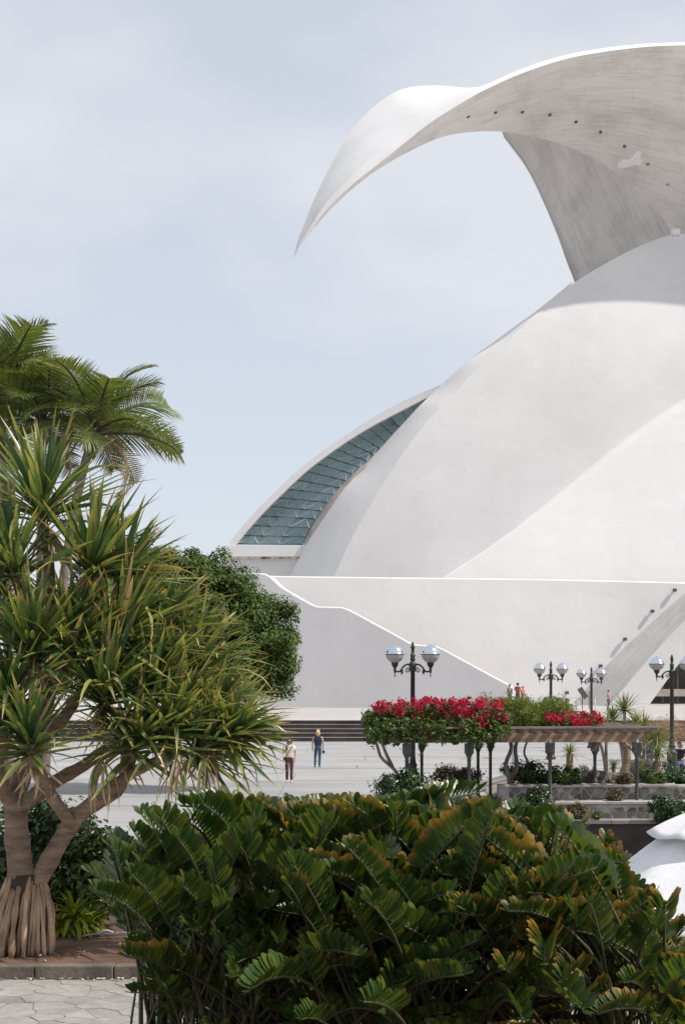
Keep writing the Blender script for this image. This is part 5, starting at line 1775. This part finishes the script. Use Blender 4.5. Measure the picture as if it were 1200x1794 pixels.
# woman with phone, walking this way
w1p, V = person('person in cream tee and plum leggings walking while looking at a phone', onz(507, 1371), 1.62, R(8), cloth((0.72, 0.64, 0.58), 'cream_tee'), cloth((0.115, 0.045, 0.065), 'plum_leggings'), brown, white_shoe,
    dict(elR=(-.145, -.03, .655), wrR=(-.09, -.125, .735), elL=(.135, .03, .655), wrL=(.125, -.03, .52), skull=(0, -.022, .922), crown=(0, -.02, .968), knL=(.045, -.03, .285), anL=(.045, -.01, .05), toL=(.048, -.095, .02), anR=(-.05, .05, .055), toR=(-.055, -.03, .018)), .085, .62, True)
strap = MB()
hh = 1.62
strap.tube([Vector(q) * hh for q in interp([(.06, -.03, .83), (.045, -.078, .79), (-.01, -.088, .70), (-.07, -.080, .60), (-.10, -.03, .55), (-.11, .03, .54)], 16)], 0.011, 6)
strap.build('bag_strap', plain('brown_strap', (0.16, 0.07, 0.05), 0.6), w1p)
bb = MB(); bb.box(Vector((-.105, .03, .525)) * hh, (0.09, 0.2, 0.13)); bb.build('shoulder_bag', M['iron'], w1p)
b = MB(); b.box((0, 0, 0), (0.075, 0.012, 0.15)); ph = b.build('phone', plain('black_phone', (0.02, 0.02, 0.022), 0.25), None)
ph.location = w1p.matrix_basis @ (Vector((-.075, -.150, .775)) * hh); ph.rotation_euler = (R(-30), 0, R(8))
tag(ph, 'black phone held in the hand of the person in plum leggings', 'phone')
# woman in denim, seen from behind
w2p, V = person('person in navy sleeveless top and blue jeans walking toward the steps', onz(557, 1345), 1.63, R(176), cloth((0.030, 0.045, 0.095), 'navy_top'), cloth((0.055, 0.105, 0.165), 'blue_jeans'), blonde, dark_shoe,
    dict(elL=(.14, .02, .65), wrL=(.145, -.02, .505), elR=(-.135, .015, .65), wrR=(-.14, -.02, .50), anL=(.075, .05, .06), toL=(.08, -.03, .02), knL=(.068, .0, .285), knR=(-.045, -.02, .285), anR=(-.04, .0, .05), toR=(-.045, -.085, .018)), .115, 0.02)
b = MB(); b.box((0, 0, 0), (0.12, 0.07, 0.085)); b.lathe([(0.03, -0.09), (0.033, -0.035)], (0, 0, 0), 10); cmr = b.build('camera_bag', plain('black_pouch', (0.02, 0.02, 0.02), 0.5), None)
cmr.location = w2p.matrix_basis @ (Vector((-.145, -.03, .415)) * 1.63)
tag(cmr, 'small black camera hanging from the hand of the person in jeans', 'camera')
# far figures by the hall
LAND = 0.42
b = MB()
v = atx(902, 112.5, terrace_z(112))
b.box((v.x, v.y, v.z + LAND / 2 - 0.05), (3.6, 4.0, LAND + 0.1))
b.box((v.x + 2.0, v.y, v.z + LAND / 4 - 0.05), (0.45, 4.0, LAND / 2 + 0.1))
o = hpart(b, 'stair_landing', M['tread'])
def far(px, d, lab, H, rz, c1, c2, pose=None, cap=None, sl=0.5, hair=brown):
    return person(lab, atx(px, d, terrace_z(112) + LAND if px < 950 else terrace_z(d)), H, R(rz), cloth(c1, 'far_shirt'), cloth(c2, 'far_trousers'), hair, dark_shoe, pose, .04, sl, False, False, False, cap)
far(893, 112, 'person in grey shirt standing at the foot of the stair wall', 1.72, 20, (0.20, 0.19, 0.16), (0.12, 0.11, 0.10))
far(907, 112, 'person in dark cap and red-brown top beside the grey-shirted one', 1.82, -25, (0.34, 0.10, 0.07), (0.10, 0.10, 0.13), dict(elR=(-.14, -.03, .66), wrR=(-.04, -.12, .72), elL=(.14, -.03, .66), wrL=(.04, -.12, .72)), plain('dark_cap', (0.04, 0.035, 0.035), 0.7))
far(916, 111, 'shorter person in coral top next to the capped one', 1.55, 30, (0.58, 0.17, 0.11), (0.30, 0.26, 0.22))
far(1066, 115, 'person walking in pink top with pale jacket at the waist', 1.66, 60, (0.42, 0.26, 0.24), (0.09, 0.10, 0.10), dict(elR=(-.16, .05, .66), wrR=(-.2, -.03, .55), anL=(.05, .09, .07), toL=(.05, .02, .03)))
# people resting behind the planted terrace
sitp = dict(pelvis=(0, 0, .30), waist=(0, 0.01, .38), chest=(0, 0, .49), neck=(0, -.01, .605), skull0=(0, -.02, .645), skull=(0, -.03, .70), crown=(0, -.03, .745), shL=(.105, 0, .575), elL=(.13, -.03, .42), wrL=(.09, -.14, .34), shR=(-.105, 0, .575), elR=(-.13, -.03, .42), wrR=(-.09, -.14, .34),
            hipL=(.05, -.02, .28), knL=(.065, -.24, .29), anL=(.06, -.25, .05), toL=(.06, -.33, .018), hipR=(-.05, -.02, .28), knR=(-.065, -.24, .29), anR=(-.06, -.25, .05), toR=(-.06, -.33, .018))
pr, _ = person('seated person in black top with reddish hair beside the tall lamp', atx(1192, 56, 0.02), 1.68, R(-40), cloth((0.03, 0.03, 0.035), 'black_top'), cloth((0.10, 0.12, 0.2), 'blue_trousers'), plain('red_hair', (0.20, 0.06, 0.04), 0.6), white_shoe, sitp, .08, .6, fingers=False)
b = MB(); b.box((0, 0, 0.20), (0.9, 0.45, 0.40), 0, 0.94)
seat = b.build('stone_block', M['rock']); seat.location = atx(1194, 56.1, 0.0); tag(seat, 'low dark stone block under the seated person', 'stone seat')
pj, _ = person('person in blue jeans and white shoes standing behind the forked trunk', atx(1138, 60, 0.0), 1.70, R(150), cloth((0.03, 0.03, 0.03), 'dark_jacket'), cloth((0.05, 0.09, 0.22), 'bright_jeans'), brown, white_shoe, None, .04, .9, fingers=False)

# small dog on the terrace
DL = 0.55
dog = thing('dog', 'small white dog with dark back standing on the hall terrace', 'dog', atx(1006, 117.5, terrace_z(117.5)), R(-20))
dv = [(-.22, 0, .30), (-.05, 0, .31), (.12, 0, .32), (.22, 0, .40), (.30, 0, .46), (.37, 0, .44), (-.30, 0, .42), (-.36, 0, .50)]
de = [(0, 1), (1, 2), (2, 3), (3, 4), (4, 5), (0, 6), (6, 7)]
dr = [.085, .085, .10, .065, .065, .032, .02, .014]
for x, kn, hk in ((.13, .16, .03), (-.21, .20, -.05)):
    for s in (-1, 1):
        i = len(dv)
        dv += [(x, s * .055, .22), (x + (.0 if x > 0 else .04), s * .06, .16), (x + hk * 0.6, s * .06, .09), (x + .01, s * .06, .012), (x + .05, s * .06, .012)]
        dr += [.05, .034, .022, .02, .018]
        de += [(2 if x > 0 else 0, i), (i, i + 1), (i + 1, i + 2), (i + 2, i + 3), (i + 3, i + 4)]
for s in (-1, 1):
    dv.append((.28, s * .05, .54)); dr.append(.016); de.append((4, len(dv) - 1))
fur, n, l, b_ = nodes_of('patched_fur')
l.new(ramp(n, l, noise_node(n, l, 4.0, 2), [(0.48, (0.62, 0.56, 0.50)), (0.54, (0.10, 0.065, 0.05))]), b_.inputs['Base Color']); b_.inputs['Roughness'].default_value = 0.9
skin_mesh('body', [Vector(v) for v in dv], de, dr, fur, dog)
dog.scale = (1.15, 1.15, 1.15)
